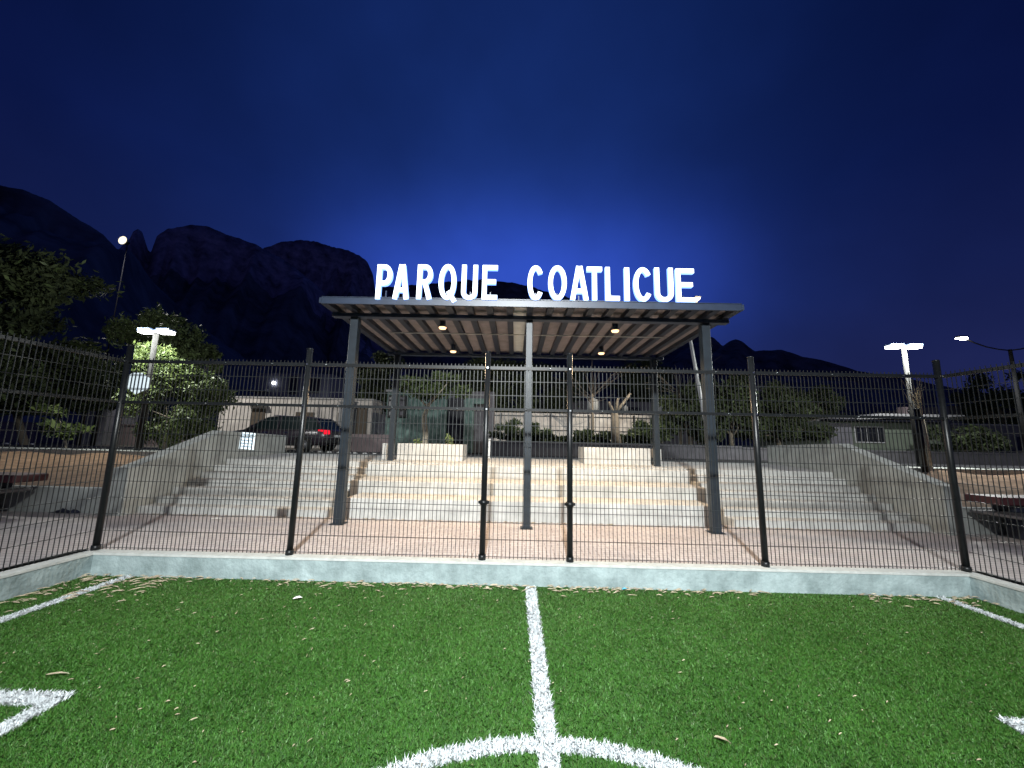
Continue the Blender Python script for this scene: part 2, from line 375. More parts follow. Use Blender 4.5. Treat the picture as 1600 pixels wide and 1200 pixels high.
# signs on the fence
def plate(name, pts, thick=.006, y=.02):
    P = [at(px, py, Y=y) for px, py in pts]; m = MB(); m.prism([(p.x, p.z) for p in P], 'y', y, y+thick); return m
hx = [(160+a/6.667, 540+b/6.667) for a, b in ((240, 325), (320, 282), (410, 282), (492, 340), (492, 438), (345, 508), (235, 430))]
o = plate('sign_plate', hx).build('sign_plate', 'sign_face'); tag(o, 'pale blue hexagonal plate fixed behind the wires beside the corner post', 'sign')
nt = empty('notice', at(385, 700, Y=.02), 'white printed notice hanging on the fence before the left ramp wall', 'notice')
m = plate('s', [(377, 675), (399, 677), (396, 703), (373, 701)]); put(m.build('sheet', 'sign_face'), nt)
for j in range(5):
    m = MB()
    for i in range(3):
        u0 = .10+i*.29; v0 = .08+j*.18
        def q(u_, v_): return (377+22*u_-4*v_, 675+2*u_+26*v_)
        P = [at(*q(u0+du, v0+dv), Y=.018) for du, dv in ((0, 0), (.25, 0), (.25, .06), (0, .06))]
        if i < 2: u1 = .29
        m.prism([(p.x, p.z) for p in P], 'y', .0165, .0185)
    put(m.build('printed_row', 'ink'), nt)

# ------------------------------------------------------------------ stands
RISE = .133
def stairs(x0, x1, label):
    m = MB(); poly = [(2.43, -.05)]
    for k in range(7): poly += [(2.43+.352*k, RISE*(k+1)), (2.43+.352*(k+1), RISE*(k+1))]
    poly[-1] = (4.557, poly[-1][1]); poly += [(4.557, -.05)]
    m.prism(poly, 'x', x0, x1); o = m.build('concrete_steps', 'concrete_pale', bevel=.008)
    return tag(o, label, 'steps', 'concrete steps flanking the seating block')
stairs(-7.34, -3.66, 'pale concrete steps left of the central seating block')
stairs(3.99, 7.63, 'pale concrete steps right of the central seating block')
cb = empty('seating_block', (0, 2.4, 0), 'three deep concrete seating tiers under the canopy, warmly lit', 'bleacher')
tiers = [(2.40, 3.18, .375, -3.36, 3.64), (3.18, 4.16, .620, -3.62, 3.88), (4.16, 4.557, .912, -3.655, 3.985)]
for i, (y0, y1, z, xa, xb) in enumerate(tiers):
    m = MB(); m.box((xa, y0, -.03), (xb, y1-.002, z)); 
    o = put(m.build('seat_tier', 'concrete_pale', bevel=.01), cb)
m = MB()
for i, (y0, y1, z, xa, xb) in enumerate(tiers[:1]):
    m.box((xa+.02, y0-.0035, z*.46), (xb-.02, y0, z*.46+.010))
put(m.build('joint', 'greyslab'), cb)
def sidewall(xa, xb, label):
    m = MB(); poly = [(2.13, -.05), (2.13, .86), (2.26, .875), (4.36, 1.62), (7.0, 1.55), (7.0, -.05)]
    m.prism(poly, 'x', xa, xb); o = m.build('ramp_wall', 'concrete', bevel=.012)
    return tag(o, label, 'wall', 'sloping side walls of the stands')
sidewall(-7.65, -7.345, 'sloping concrete side wall closing the stands at the left, by the bush')
sidewall(7.64, 7.95, 'sloping concrete side wall closing the stands at the right, before the bare tree')
for sx, wd in ((-1, 'left of the stands under the orange bank'), (1, 'right of the stands under the brick paving')):
    m = MB(); x0 = sx*(7.655 if sx < 0 else 7.955); m.box((x0, 2.30, -.04), (sx*24, 2.45, .46))
    tag(m.build('retaining_wall', 'concrete', bevel=.01), 'long low grey retaining wall '+wd, 'wall', 'retaining walls beside the stands')
# planters and street posts
def planter(x0, x1, label):
    y0, y1, z0, z1 = 5.45, 6.35, .93, 1.395
    r_ = empty('planter', ((x0+x1)/2, y0, z0), label, 'planter', 'concrete planters behind the seating')
    m = MB(); t = .12
    m.box((x0, y0, z0), (x1, y0+t, z1)); m.box((x0, y1-t, z0), (x1, y1, z1)); m.box((x0, y0+t, z0), (x0+t, y1-t, z1)); m.box((x1-t, y0+t, z0), (x1, y1-t, z1))
    put(m.build('wall', 'concrete_pale'), r_)
    m = MB(); m.box((x0+t, y0+t, z0), (x1-t, y1-t, z1-.07)); put(m.build('soil', 'soil'), r_)
    return r_
planter(-3.36, -1.58, 'low concrete planter behind the seating, left of the middle canopy post')
planter(1.70, 3.50, 'low concrete planter behind the seating, right of the middle canopy post')
for x, lb in ((-3.72, 'short pale concrete stub beside the left planter'), (3.74, 'short pale concrete stub beside the right planter')):
    m = MB(); m.box((x-.055, 5.45, .93), (x+.055, 6.2, 1.39)); tag(m.build('concrete_stub', 'concrete_pale', bevel=.008), lb, 'pillar', 'concrete stubs')
m = MB(); m.box((-1.03, 6.9, .985), (-.93, 7.0, 1.56)); m.box((-1.045, 6.885, 1.56), (-.915, 7.015, 1.58)); tag(m.build('bollard', 'galv'), 'thin grey bollard on the pavement behind the seating', 'bollard')

# ------------------------------------------------------------------ canopy
cn = empty('canopy', (0, 3.3, 0), 'flat dark steel canopy on tall posts over the seating, lit from beneath', 'canopy')
XL, XR, YF, YR = -3.64, 3.76, 1.35, 5.22
for (x, y, z0, w) in [(-3.24, 1.9, 0, .15), (.065, 1.9, 0, .12), (3.36, 1.9, 0, .15), (-3.41, 5.1, .93, .15), (3.54, 5.1, .93, .15)]:
    m = MB(); m.box((x-w/2, y-w/2, z0), (x+w/2, y+w/2, 3.768)); m.box((x-w/2-.05, y-w/2-.05, z0+.002), (x+w/2+.05, y+w/2+.05, z0+.014))
    if abs(x) < 1: m.box((x-w/2-.012, y-w/2-.012, 1.40), (x+w/2+.012, y+w/2+.012, 1.47))
    put(m.build('post', 'steel_post', bevel=.006), cn)
for y in (1.9, YR-.1):
    m = MB(); m.box((XL-.04, y-.075, 3.770), (XR+.04, y+.075, 3.842)); put(m.build('beam', 'steel', bevel=.004), cn)
n = 21
for i in range(n):
    x = XL+.05+(XR-XL-.1)*i/(n-1); m = MB(); m.box((x-.058, YF+.045, 3.8425), (x+.058, YR-.005, 3.935)); put(m.build('rafter', 'steel_in'), cn)
m = MB(); m.box((XL, YF, 3.846), (XR, YF+.04, 3.962)); m.box((XL, YF-.012, 3.962), (XR, YF+.05, 3.972)); put(m.build('fascia', 'steel'), cn)
for xa, xb in ((XL-.045, XL-.003), (XR+.003, XR+.045)):
    m = MB(); m.box((xa, YF, 3.86), (xb, YR, 3.955)); put(m.build('fascia', 'steel'), cn)
m = MB()
lx0, lx1 = XL+.05+(XR-XL-.1)*9/(n-1)-.36, XL+.05+(XR-XL-.1)*9/(n-1)-.05
xx0 = -.32; 
dx = (XR-XL-.1)/(n-1); cell = XL+.05+dx*9
m.box((XL, YF+.045, 3.937), (cell, YR, 3.952)); m.box((cell+dx, YF+.045, 3.937), (XR, YR, 3.952))
for i in range(60):
    x = XL+.06+i*(XR-XL-.1)/60
    if cell-.02 < x < cell+dx: continue
    m.box((x, YF+.05, 3.9525), (x+.05, YR, 3.972))
put(m.build('roof_sheet', 'sheet'), cn)
m = MB(); m.box((cell+.002, YF+.045, 3.937), (cell+dx-.002, YR, 3.944)); put(m.build('skylight_strip', 'sheet_light'), cn)
m = MB(); m.bar((-3.0, 3.05, 3.82), (3.1, 3.05, 3.82), .024, n=8); put(m.build('conduit', 'conduit'), cn)
for (x, y) in ((-1.63, 2.15), (-1.74, 4.15), (1.75, 2.15), (1.90, 4.05)):
    m = MB(); m.use('steel'); m.tube([(x, y, 3.69), (x, y, 3.84)], .055, 16); m.use('conduit'); m.tube([(x, y, 3.684), (x, y, 3.70)], .078, 16)
    o = put(m.build('downlight'), cn)
    m = MB(); m.tube([(x, y, 3.655), (x, y, 3.683)], [.062, .075], 16); sub(m.build('lens', 'warm_on'), o, cn)
    light('downlight_lamp', 'SPOT', (x, y, 3.64), 330, (1, .70, .42), cn, .05, (x, y, 0), 158, .7)

# ------------------------------------------------------------------ letter sign
sg = empty('illuminated_sign', (0, 1.38, 3.97), 'glowing white letters PARQUE COATLICUE standing along the canopy front edge', 'sign')
ext = [('P', 586, 614, 413.5, 467), ('A', 613, 641, 413.5, 467), ('R', 650, 677, 413.5, 467), ('Q', 684, 714, 413, 469.5), ('U', 720, 747, 414, 468), ('E', 752.5, 778, 414.5, 467.5),
       ('C', 824, 850, 415, 468.5), ('O', 856.5, 885.5, 415, 468.5), ('A', 891.5, 919, 416, 468.5), ('T', 917.5, 940.6, 417, 468.5), ('L', 946.5, 967.5, 417.5, 469), ('I', 975.5, 984, 418, 469.5),
       ('C', 991, 1018.5, 418, 470.5), ('U', 1024.5, 1051, 418.5, 471), ('E', 1058, 1084, 420, 471.5)]
def stroke_outline(pts, w, closed=False):
    """flat ribbon of constant width along a polyline: list of (left, right) rows"""
    n = len(pts); L = []
    for i in range(n):
        if closed: a, b = pts[i-1], pts[(i+1) % n]
        else: a, b = pts[max(i-1, 0)], pts[min(i+1, n-1)]
        dx_, dy_ = b[0]-a[0], b[1]-a[1]; l = math.hypot(dx_, dy_) or 1
        nx_, ny_ = -dy_/l*w/2, dx_/l*w/2
        k_ = 1.0
        if 0 < i < n-1 or closed:
            p0 = pts[i-1]; p1 = pts[(i+1) % n]
            v0 = ((pts[i][0]-p0[0]), (pts[i][1]-p0[1])); l0 = math.hypot(*v0) or 1
            cs = (dx_*v0[0]+dy_*v0[1])/(l*l0); k_ = 1/max(.5, cs)
        L.append(((pts[i][0]+nx_*k_, pts[i][1]+ny_*k_), (pts[i][0]-nx_*k_, pts[i][1]-ny_*k_)))
    return L
def arc(cx, cy, rx, ry, a0, a1, n=12): return [(cx+rx*math.cos(R(a0+(a1-a0)*i/n)), cy+ry*math.sin(R(a0+(a1-a0)*i/n))) for i in range(n+1)]
def glyph(ch, W, H, w):
    h = w/2; l, r_, b, t = h, W-h, h, H-h
    if ch == 'P': return [([(l, 0), (l, H)], 0), ([(l, t)]+arc(W-h-H*.15, H*.70, H*.15, t-H*.70, 90, -90, 10)+[(l, H*.70-(t-H*.70))], 0)]
    if ch == 'R': return [([(l, 0), (l, H)], 0), ([(l, t)]+arc(W-h-H*.15, H*.72, H*.15, t-H*.72, 90, -90, 10)+[(l, H*.72-(t-H*.72))], 0), ([(W*.50, H*.72-(t-H*.72)), (r_, 0)], 0)]
    if ch == 'A': return [([(l*.9, 0), (W*.5-.012, H)], 0), ([(W-l*.9, 0), (W*.5+.012, H)], 0), ([(W*.24, H*.27), (W*.76, H*.27)], 0)]
    if ch == 'Q': return [(arc(W/2, H/2+.01, W/2-h, H/2-h-.01, 0, 360, 28)[:-1], 1), ([(W*.56, H*.26), (W*.95, -.015)], 0)]
    if ch == 'O': return [(arc(W/2, H/2, W/2-h, H/2-h, 0, 360, 28)[:-1], 1)]
    if ch == 'C': return [(arc(W/2, H*.5, W/2-h, H/2-h, 38, 322, 30), 0)]
    if ch == 'U': return [([(l, H)]+arc(W/2, W*.5, W/2-h, W*.5-h, 180, 360, 14)+[(r_, H)], 0)]
    if ch == 'E': return [([(l, 0), (l, H)], 0), ([(l, t), (W, t)], 0), ([(l, H*.52), (W*.9, H*.52)], 0), ([(l, b), (W, b)], 0)]
    if ch == 'L': return [([(l, 0), (l, H)], 0), ([(l, b), (W, b)], 0)]
    if ch == 'I': return [([(W/2, 0), (W/2, H)], 0)]
    if ch == 'T': return [([(W/2, 0), (W/2, H)], 0), ([(0, t), (W, t)], 0)]
def ribbon(m, pts, w, closed, X0, Z0, y0, y1, lip=0):
    if not closed and ch_miter: pass
    rows = stroke_outline(pts, w, closed); n = len(rows); nn = n if closed else n-1; vs = []
    for a, b in rows:
        for y in (y0, y1):
            vs += [(X0+a[0], y, Z0+a[1]), (X0+b[0], y, Z0+b[1])]
    front, side = [], []
    for i in range(nn):
        p0, p1 = i*4, ((i+1) % n)*4
        front.append((p0, p0+1, p1+1, p1)); side.append((p0+2, p1+2, p1+3, p0+3)); side.append((p0, p1, p1+2, p0+2)); side.append((p0+1, p0+3, p1+3, p1+1))
    if not closed: side += [(0, 2, 3, 1), ((n-1)*4, (n-1)*4+1, (n-1)*4+3, (n-1)*4+2)]
    o = len(m.v); m.v += vs
    for f in front: m.f.append(tuple(i+o for i in f)); m.mi.append(0); m.smooth.append(False)
    for f in side: m.f.append(tuple(i+o for i in f)); m.mi.append(1); m.smooth.append(False)
ch_miter = False
YS = 1.32
for (ch, xa, xb, yt, yb) in ext:
    a = at(xa, yb, Y=YS); b = at(xb, yt, Y=YS); W = b.x-a.x; H = b.z-a.z; z0 = a.z
    m = MB(); m.mats = ['letter_face', 'letter_side']
    for j, (pts, cl) in enumerate(glyph(ch, W, H, .080)):
        ribbon(m, pts, .080 if ch != 'I' else .085, cl, a.x, z0, YS-.0015*j, YS+.07+.0012*j)
    put(m.build('letter'), sg)
m = MB(); m.box((at(586, 467, Y=YS).x, YS+.10, 3.985), (at(1084, 467, Y=YS).x, YS+.13, 4.01))
for (ch, xa, xb, yt, yb) in ext:
    a = at((xa+xb)/2, yb, Y=YS); m.box((a.x-.01, YS+.075, 3.973), (a.x+.01, YS+.10, 4.12))
put(m.build('mounting_rail', 'steel'), sg)
a = at(1070, 404, Y=3.2); b = at(1081, 416, Y=3.2)

# ------------------------------------------------------------------ lamps
def head_lamp(x, y, z, label, power, w=1.15, tilt=0):
    r_ = empty('street_lamp', (x, y, .0 if z < 7 else 0), label, 'street lamp', 'double headed park lamps')
    m = MB(); m.use('lamp_pole'); m.tube([(x, y, .0), (x, y, z-.08)], [.085, .07], 14); m.box((x-.14, y-.14, .0), (x+.14, y+.14, .45)); put(m.build('pole'), r_)
    m = MB(); m.use('steel')
    for s in (-1, 1):
        m.box((x+s*.10, y-.15, z-.005), (x+s*w*.5, y+.15, z+.055))
    m.box((x-.10, y-.06, z-.07), (x+.10, y+.06, z+.03)); put(m.build('lamp_head'), r_)
    for s in (-1, 1):
        m = MB(); m.box((x+s*.12, y-.13, z-.085), (x+s*(w*.5-.01), y+.13, z-.006)); put(m.build('led_panel', 'lamp_on'), r_)
        light('lamp_light', 'POINT', (x+s*w*.48, y-.42, z-.10), power, (.97, 1, .93), r_, .10)
    return r_
pl_ = at(245, 517, Y=6.9); head_lamp(pl_.x, 6.9, pl_.z, 'lit double headed lamp on a pale pole above the bright bush at left', 340, w=1.02)
head_lamp(14.30, 9.0, 5.36, 'lit double headed lamp on a pole above the bare tree at right', 1000)
# lamp mast behind the canopy (leaning white pole, lamp just above the roof)
r_ = empty('street_lamp', (9.6, 12, .885), 'thin white leaning pole lamp behind the right end of the canopy', 'street lamp')
a = at(1100.5, 652, Y=12.0); b = at(1078, 528, Y=12.0); c_ = at(1089, 466, Y=12.0)
base = a+(a-b)*.83; base.z = .885
m = MB(); m.tube([base, a, b, (b+c_)/2+Vector((-.02, 0, 0)), c_], [.09, .08, .07, .065, .06], 12); put(m.build('pole', 'white'), r_)
m = MB(); m.use('white'); m.box((c_.x-.14, c_.y-.12, c_.z), (c_.x+.14, c_.y+.12, c_.z+.07)); put(m.build('lamp_head'), r_)
m = MB(); m.box((c_.x-.10, c_.y-.125, c_.z-.06), (c_.x+.10, c_.y+.07, c_.z-.001)); put(m.build('lens', glow('warm_head', (1, .75, .45), 16)), r_)
light('lamp_light', 'SPOT', (c_.x-.30, c_.y+.30, c_.z-.15), 2600, (1, .88, .72), r_, .06, (2.5, 20, 1.5), 84, .8)
# far street light at the right, two curved arms
FY = 16.5; pt = at(1578, 546, Y=FY); pb = at(1597, 660, Y=FY); hd = at(1503, 527, Y=FY)
r_ = empty('street_lamp', (pb.x, FY, .8), 'distant lit street lamp with two raised arms on a tall pole at far right', 'street lamp')
m = MB(); m.tube([(pt.x, FY, .8), (pt.x, FY, pt.z)], [.13, .08], 12); put(m.build('pole', 'lamp_pole'), r_)
for s, e in ((-1, hd), (1, Vector((2*pt.x-hd.x, FY, hd.z+.2)))):
    m = MB(); pts = [Vector((pt.x, FY, pt.z-.06)).lerp(e, t)+Vector((0, 0, -.18*math.sin(t*3.14))) for t in (0, .25, .5, .75, 1)]
    m.tube(pts, .035, 8); put(m.build('arm', 'lamp_pole'), r_)
    m = MB(); m.box((e.x-.3, FY-.12, e.z-.03), (e.x+.25, FY+.12, e.z+.07)); hh = put(m.build('lamp_head', 'lamp_pole', bevel=.02), r_)
    if s < 0:
        m = MB(); m.prism([(e.x-.32, e.z-.06), (e.x+.15, e.z-.15), (e.x+.18, e.z-.031), (e.x-.1, e.z-.031)], 'y', FY-.13, FY+.1); put(m.build('lens', 'lamp_far'), r_)
light('lamp_light', 'SPOT', (hd.x, FY-.1, hd.z-.25), 1500, (.95, .97, 1), r_, .15, (hd.x-3, FY+1, 0), 165, .6)
# hillside floodlight at left
fl = at(194, 378, Y=16)
r_ = empty('street_lamp', (fl.x, 16.2, .885), 'bright distant lamp on a tall dark pole against the mountain at left', 'street lamp')
m = MB(); m.tube([(fl.x, 16.2, .8), (fl.x, 16.2, fl.z)], [.035, .018], 8); put(m.build('pole', 'matte_black'), r_)
m = MB(); m.tube([(fl.x, 16.2, fl.z+.05), (fl.x, 15.9, fl.z+.05)], .16, 14); put(m.build('lamp_head', 'post'), r_)
m = MB(); m.tube([(fl.x, 15.895, fl.z+.05), (fl.x, 15.85, fl.z+.05)], [.25, .20], 18); put(m.build('lens', 'flood_on'), r_)
light('flood_light', 'SPOT', (fl.x, 15.0, fl.z-.1), 6500, (1, .96, .90), r_, .2, (-14, 21, 1), 105, .8)
# pitch floodlight behind the camera (its shadows of the posts cross the plaza)
r_ = empty('floodlight_mast', (-.27, -10, TZ), 'tall floodlight mast on the far side of the pitch', 'floodlight')
m = MB(); m.tube([(-.27, -10.4, TZ), (-.27, -10.4, 7.0)], [.12, .08], 12); put(m.build('pole', 'galv'), r_)
m = MB(); m.box((-.57, -10.35, 6.75), (.03, -10.15, 7.2)); put(m.build('lamp_head', 'post'), r_)
m = MB(); m.box((-.52, -10.148, 6.80), (-.02, -10.13, 7.15)); put(m.build('lens', 'lamp_far'), r_)
light('flood_light', 'SPOT', (-.27, -10.0, 7.0), 16000, (.94, .98, .98), r_, .22, (0, -.6, .3), 78, 1.0)

# ------------------------------------------------------------------ tables with red slabs, dropped cloth
def park_table(sx, label):
    r_ = empty('park_table', (sx*9.9, 2.0, 0), label, 'table', 'red topped park tables beside the stands')
    X = lambda a: sx*a
    for nm, x0, x1, y0, y1, z0, z1, mt in [('table_top', 9.0 if sx < 0 else 8.15, 11.4, 1.75, 2.28, .585, .72, 'red'), ('pedestal', 9.55 if sx < 0 else 8.55, 11.0, 1.86, 2.2, .455, .583, 'navy'),
                                           ('seat', 9.15 if sx < 0 else 8.12, 11.4, 1.35, 2.2, .40, .452, 'greyslab'), ('base', 9.65 if sx < 0 else 8.62, 11.1, 1.45, 2.1, 0, .398, 'navy')]:
        m = MB(); m.box((X(x0), y0, z0), (X(x1), y1, z1)); put(m.build(nm, mt, bevel=.015), r_)
park_table(-1, 'dark park table with a deep red slab top at the left edge')
park_table(1, 'dark park table with a deep red slab top at the right edge')
bm = bmesh.new(); bmesh.ops.create_grid(bm, x_segments=22, y_segments=14, size=.5)
for v in bm.verts:
    x, y = v.co.x*2, v.co.y*2; rr = max(0, 1-(x*x)**1.2-(y*y)**1.2*.9)
    v.co = Vector((x*.26+.02*math.sin(y*7), y*.16+.015*math.sin(x*9), .012+.085*rr**.7*(.7+.4*math.sin(x*6+1)*math.cos(y*5))))
me = bpy.data.meshes.new('dropped_jacket'); bm.to_mesh(me); bm.free(); me.materials.append(M['cloth'])
for q_ in me.polygons: q_.use_smooth = True
o = bpy.data.objects.new('dropped_jacket', me); C.objects.link(o); o.location = at(112, 800, Z=0)
tag(o, 'crumpled dark blue cloth lying on the paving beside the left retaining wall', 'cloth')
# leaf litter on turf and paving
def litter():
    V = []; Fc = []; n = 0
    def one(x, y, z, L, w, a, lift=.012):
        nonlocal n
        ca, sa = math.cos(a), math.sin(a); c = random.uniform(-.4, .4)*L
        P = [(-L/2, 0, 0), (-L*.15, w/2+c*.2, lift), (L*.2, w/2+c*.3, lift*1.2), (L/2, c*.4, .003), (L*.2, -w/2+c*.3, lift*.5), (-L*.15, -w/2+c*.2, lift*.4)]
        for (px, py, pz) in P: V.append((x+px*ca-py*sa, y+px*sa+py*ca, z+pz))
        Fc.append(tuple(range(n, n+6))); n += 6
    for i in range(260):       # drift along the kerb
        cx_ = random.choice([-.9, -1.4, -1.7, -.4, .6, .9, 1.6, -2.8, 2.2, -4.0])
        one(random.gauss(cx_, .35), -.15-abs(random.gauss(0, .09)), TZ+.024, random.uniform(.03, .13), random.uniform(.003, .009), random.gauss(0, .5))
    for i in range(140):       # left corner
        one(random.uniform(-5.4, -4.2), -.15-abs(random.gauss(0, .45)), TZ+.025, random.uniform(.03, .14), random.uniform(.002, .007), random.gauss(.3, .6))
    for i in range(60): one(random.uniform(4.0, 5.4), -.15-abs(random.gauss(0, .15)), TZ+.025, random.uniform(.03, .12), random.uniform(.004, .012), random.gauss(0, .5))
    for i in range(520):
        y = -.2-3.0*random.random()**1.3; one(random.uniform(-4.8, 4.8), y, TZ+.024, random.uniform(.014, .06)*random.uniform(.4, 1), random.uniform(.002, .0055), random.uniform(0, 3.14), .006)
    for i in range(160):
        one(random.uniform(-7, 7), 2.38-abs(random.gauss(0, .05)), .004, random.uniform(.03, .10), random.uniform(.008, .02), random.gauss(0, .6), .01)
    me = bpy.data.meshes.new('leaf_litter'); me.from_pydata(V, [], Fc); me.materials.append(M['debris'])
    o = bpy.data.objects.new('leaf_litter', me); C.objects.link(o); tag(o, 'dry fallen leaves and twigs scattered over turf and paving', 'leaves', kind='stuff')
litter()
def scrap(px, py, L, w, z, label, mt, a=0.0, plane=None):
    p0 = at(px, py, Z=z); m = MB(); ca, sa = math.cos(a), math.sin(a)
    P = [(-L/2, -w*.3, 0), (-L*.2, -w/2, .008), (L*.35, -w*.35, .012), (L/2, w*.1, .002), (L*.1, w/2, .014), (-L*.4, w*.3, .006)]
    top = [(p0.x+x*ca-y*sa, p0.y+x*sa+y*ca, z+zz+.004) for x, y, zz in P]; bot = [(x, y, zz-.003) for x, y, zz in top]
    m.add(top+bot, [tuple(range(6)), tuple(range(11, 5, -1))]+[(i, 6+i, 6+(i+1) % 6, (i+1) % 6) for i in range(6)])
    tag(m.build('litter_scrap', mt), label, 'litter', 'scraps lying on the ground')
scrap(465, 935, .09, .05, TZ+.028, 'small crumpled white scrap on the turf left of the halfway line', 'paper', .2)
scrap(1129, 1157, .09, .014, TZ+.03, 'pale yellow strip lying on the turf right of the centre circle', 'debris', -.7)
scrap(976, 921, .07, .03, TZ+.028, 'tiny blue scrap on the turf at the foot of the wall', mat('blue_scrap', (.10, .42, .62), .6), .1)
scrap(337, 811, .20, .10, .004, 'crumpled white paper on the paving before the left steps', 'paper', .1)
scrap(90, 1054, .15, .009, TZ+.03, 'bent brown twig on the turf above the left area line', 'debris', .1)
# curl of dark peel against the kerb
# studs along the street
i = 0
for (x0, y0, x1, y1, n_) in [(15, 690, 168, 694, 12), (424, 703, 545, 708, 9), (555, 708.5, 600, 710, 4), (733, 716, 792, 718, 5), (842, 721, 905, 722, 5)]:
    for k_ in range(n_):
        if n_ == 12 and k_ in (3, 8): continue
        t = k_/(n_-1); p0 = at(x0+(x1-x0)*t, y0+(y1-y0)*t, Z=.90)
        if k_ == 0 and i == 0:
            m = MB(); m.prism([(-.085, 0), (-.05, .05), (.05, .05), (.085, 0)], 'y', -.06, .06); stud = m.build('road_stud', 'reflector', bevel=.008); o = stud
        else: o = stud.copy(); C.objects.link(o)
        o.location = (p0.x, min(p0.y, 13.5), .886); s_ = max(1, (p0.y+5)/14); o.scale = (s_, 1, s_*.9)
        tag(o, 'pale raised road stud in the row along the street behind the stands', 'road stud', 'raised road studs along the street'); i += 1

# ------------------------------------------------------------------ car
def car(loc, rot):
    r_ = empty('parked_car', loc, 'dark estate car with glowing red tail lamp in the street behind the left steps', 'car')
    r_.rotation_euler = (0, 0, rot)
    def part(m, name, mt=None, bevel=0, par=None):
        o = m.build(name, mt, bevel=bevel); o.parent = par or r_; return o
    # x forward (nose at +), half width y
    sec = [(-2.32, .50, .92, .70), (-2.25, .38, 1.02, .80), (-1.9, .30, 1.05, .86), (-.9, .27, 1.02, .89), (.6, .27, .98, .89), (1.3, .28, .95, .88), (1.9, .32, .86, .84), (2.2, .38, .76, .74), (2.32, .45, .66, .60)]
    m = MB(); vs = []; k_ = 10
    for (x, z0, z1, w) in sec:
        for (a, b) in [(-.86, 0), (-1, .18), (-1.0, .55), (-.97, .85), (-.88, 1.0), (.88, 1.0), (.97, .85), (1.0, .55), (1, .18), (.86, 0)]:
            vs.append((x, a*w, z0+(z1-z0)*b))
    fs = [(i*k_+j, i*k_+(j+1) % k_, (i+1)*k_+(j+1) % k_, (i+1)*k_+j) for i in range(len(sec)-1) for j in range(k_)]
    fs += [tuple(range(k_)), tuple(range((len(sec)-1)*k_, len(sec)*k_))]
    m.add(vs, fs, True); part(m, 'body', 'carpaint')
    # cabin: glass core + painted roof and pillars
    cab = [(-2.12, 1.03, .72), (-1.75, 1.46, .62), (-1.2, 1.55, .64), (-.1, 1.57, .66), (.45, 1.50, .64), (1.22, 1.0, .74)]
    low = [(-2.2, 1.0, .80), (-1.75, 1.0, .84), (-1.2, 1.0, .86), (-.1, .98, .86), (.45, .97, .86), (1.3, .95, .80)]
    m = MB(); vs = []
    for (c1, c2) in zip(cab, low): vs += [(c2[0], -c2[2], c2[1]), (c1[0], -c1[2], c1[1]), (c1[0], c1[2], c1[1]), (c2[0], c2[2], c2[1])]
    fs = [(i*4+j, i*4+j+1, i*4+4+j+1, i*4+4+j) for i in range(5) for j in range(3)]+[(0, 1, 2, 3), (20, 21, 22, 23)]
    m.add(vs, fs); part(m, 'window_glass', 'glass')
    m = MB()
    vs = []
    for (x, z, w) in cab[1:5]: vs += [(x, -w-.015, z-.03), (x, -w+.05, z+.025), (x, w-.05, z+.025), (x, w+.015, z-.03)]
    m.add(vs, [(i*4+j, i*4+j+1, i*4+5+j, i*4+4+j) for i in range(3) for j in range(3)], True); ro = part(m, 'roof', 'carpaint')
    m = MB()
    for s in (-1, 1): m.bar((-1.7, s*.56, 1.52), (.2, s*.58, 1.61), .03, n=6)
    part(m, 'roof_rail', 'chrome', par=ro)
    for s in (-1, 1):
        m = MB()
        for (xa, za, wa, xb, zb, wb) in [(-1.3, 1.0, .868, -1.2, 1.53, .652), (-.25, .99, .870, -.2, 1.55, .668), (1.26, .95, .80, .45, 1.48, .652), (-2.16, 1.0, .80, -1.78, 1.45, .63)]:
            m.bar((xa, s*wa, za), (xb, s*wb, zb), .06, .03)
        part(m, 'pillar', 'carpaint')
        m = MB(); m.bar((-2.0, s*.875, .985), (1.2, s*.875, .965), .012, .012); part(m, 'trim_strip', 'rim')
        m = MB(); m.box((.70, s*.88, 1.0), (.88, s*1.04, 1.14)); part(m, 'wing_mirror', 'carpaint', bevel=.03)
        m = MB(); m.box((-.75, s*.893, .83), (-.55, s*.915, .86)); m.box((.15, s*.893, .82), (.35, s*.915, .85)); part(m, 'door_handle', 'chrome')
        m = MB(); m.box((-1.3, s*.865, .30), (1.3, s*.905, .37)); part(m, 'sill', 'plasticblack')
        for x in (-1.42, 1.42):
            m = MB(); m.tube([(x, s*.70, .34), (x, s*.92, .34)], .335, 24); w_ = part(m, 'wheel', 'tyre')
            m = MB(); m.tube([(x, s*.915, .34), (x, s*.93, .34)], .22, 20)
            for q in range(5):
                a = q*2*math.pi/5; m.bar((x, s*.935, .34), (x+.2*math.cos(a), s*.935, .34+.2*math.sin(a)), .05, .02)
            part(m, 'rim', 'rim', par=w_)
            m = MB(); pts = [(x+.40*math.cos(R(t)), s*.895, .34+.40*math.sin(R(t))) for t in range(0, 181, 15)]
            for q in range(len(pts)-1): m.bar(pts[q], pts[q+1], .05, .03)
            part(m, 'wheel_arch', 'plasticblack')
        m = MB(); m.prism([(-2.36, .80), (-2.34, .98), (-1.98, 1.0), (-2.0, .93), (-2.22, .90), (-2.22, .80)], 'y', s*.55, s*.845); part(m, 'tail_light', 'tail', bevel=.02)
        m = MB(); m.box((2.05, s*.50, .62), (2.28, s*.74, .74)); part(m, 'headlight', 'chrome', bevel=.03)
    m = MB(); m.box((-2.40, -.80, .40), (-2.25, .80, .62)); part(m, 'bumper', 'plasticblack', bevel=.04)
    m = MB(); m.box((-2.40, -.25, .66), (-2.34, .25, .78)); part(m, 'number_plate', 'white')
car((-10.50, 12.3, .885), R(180-7))
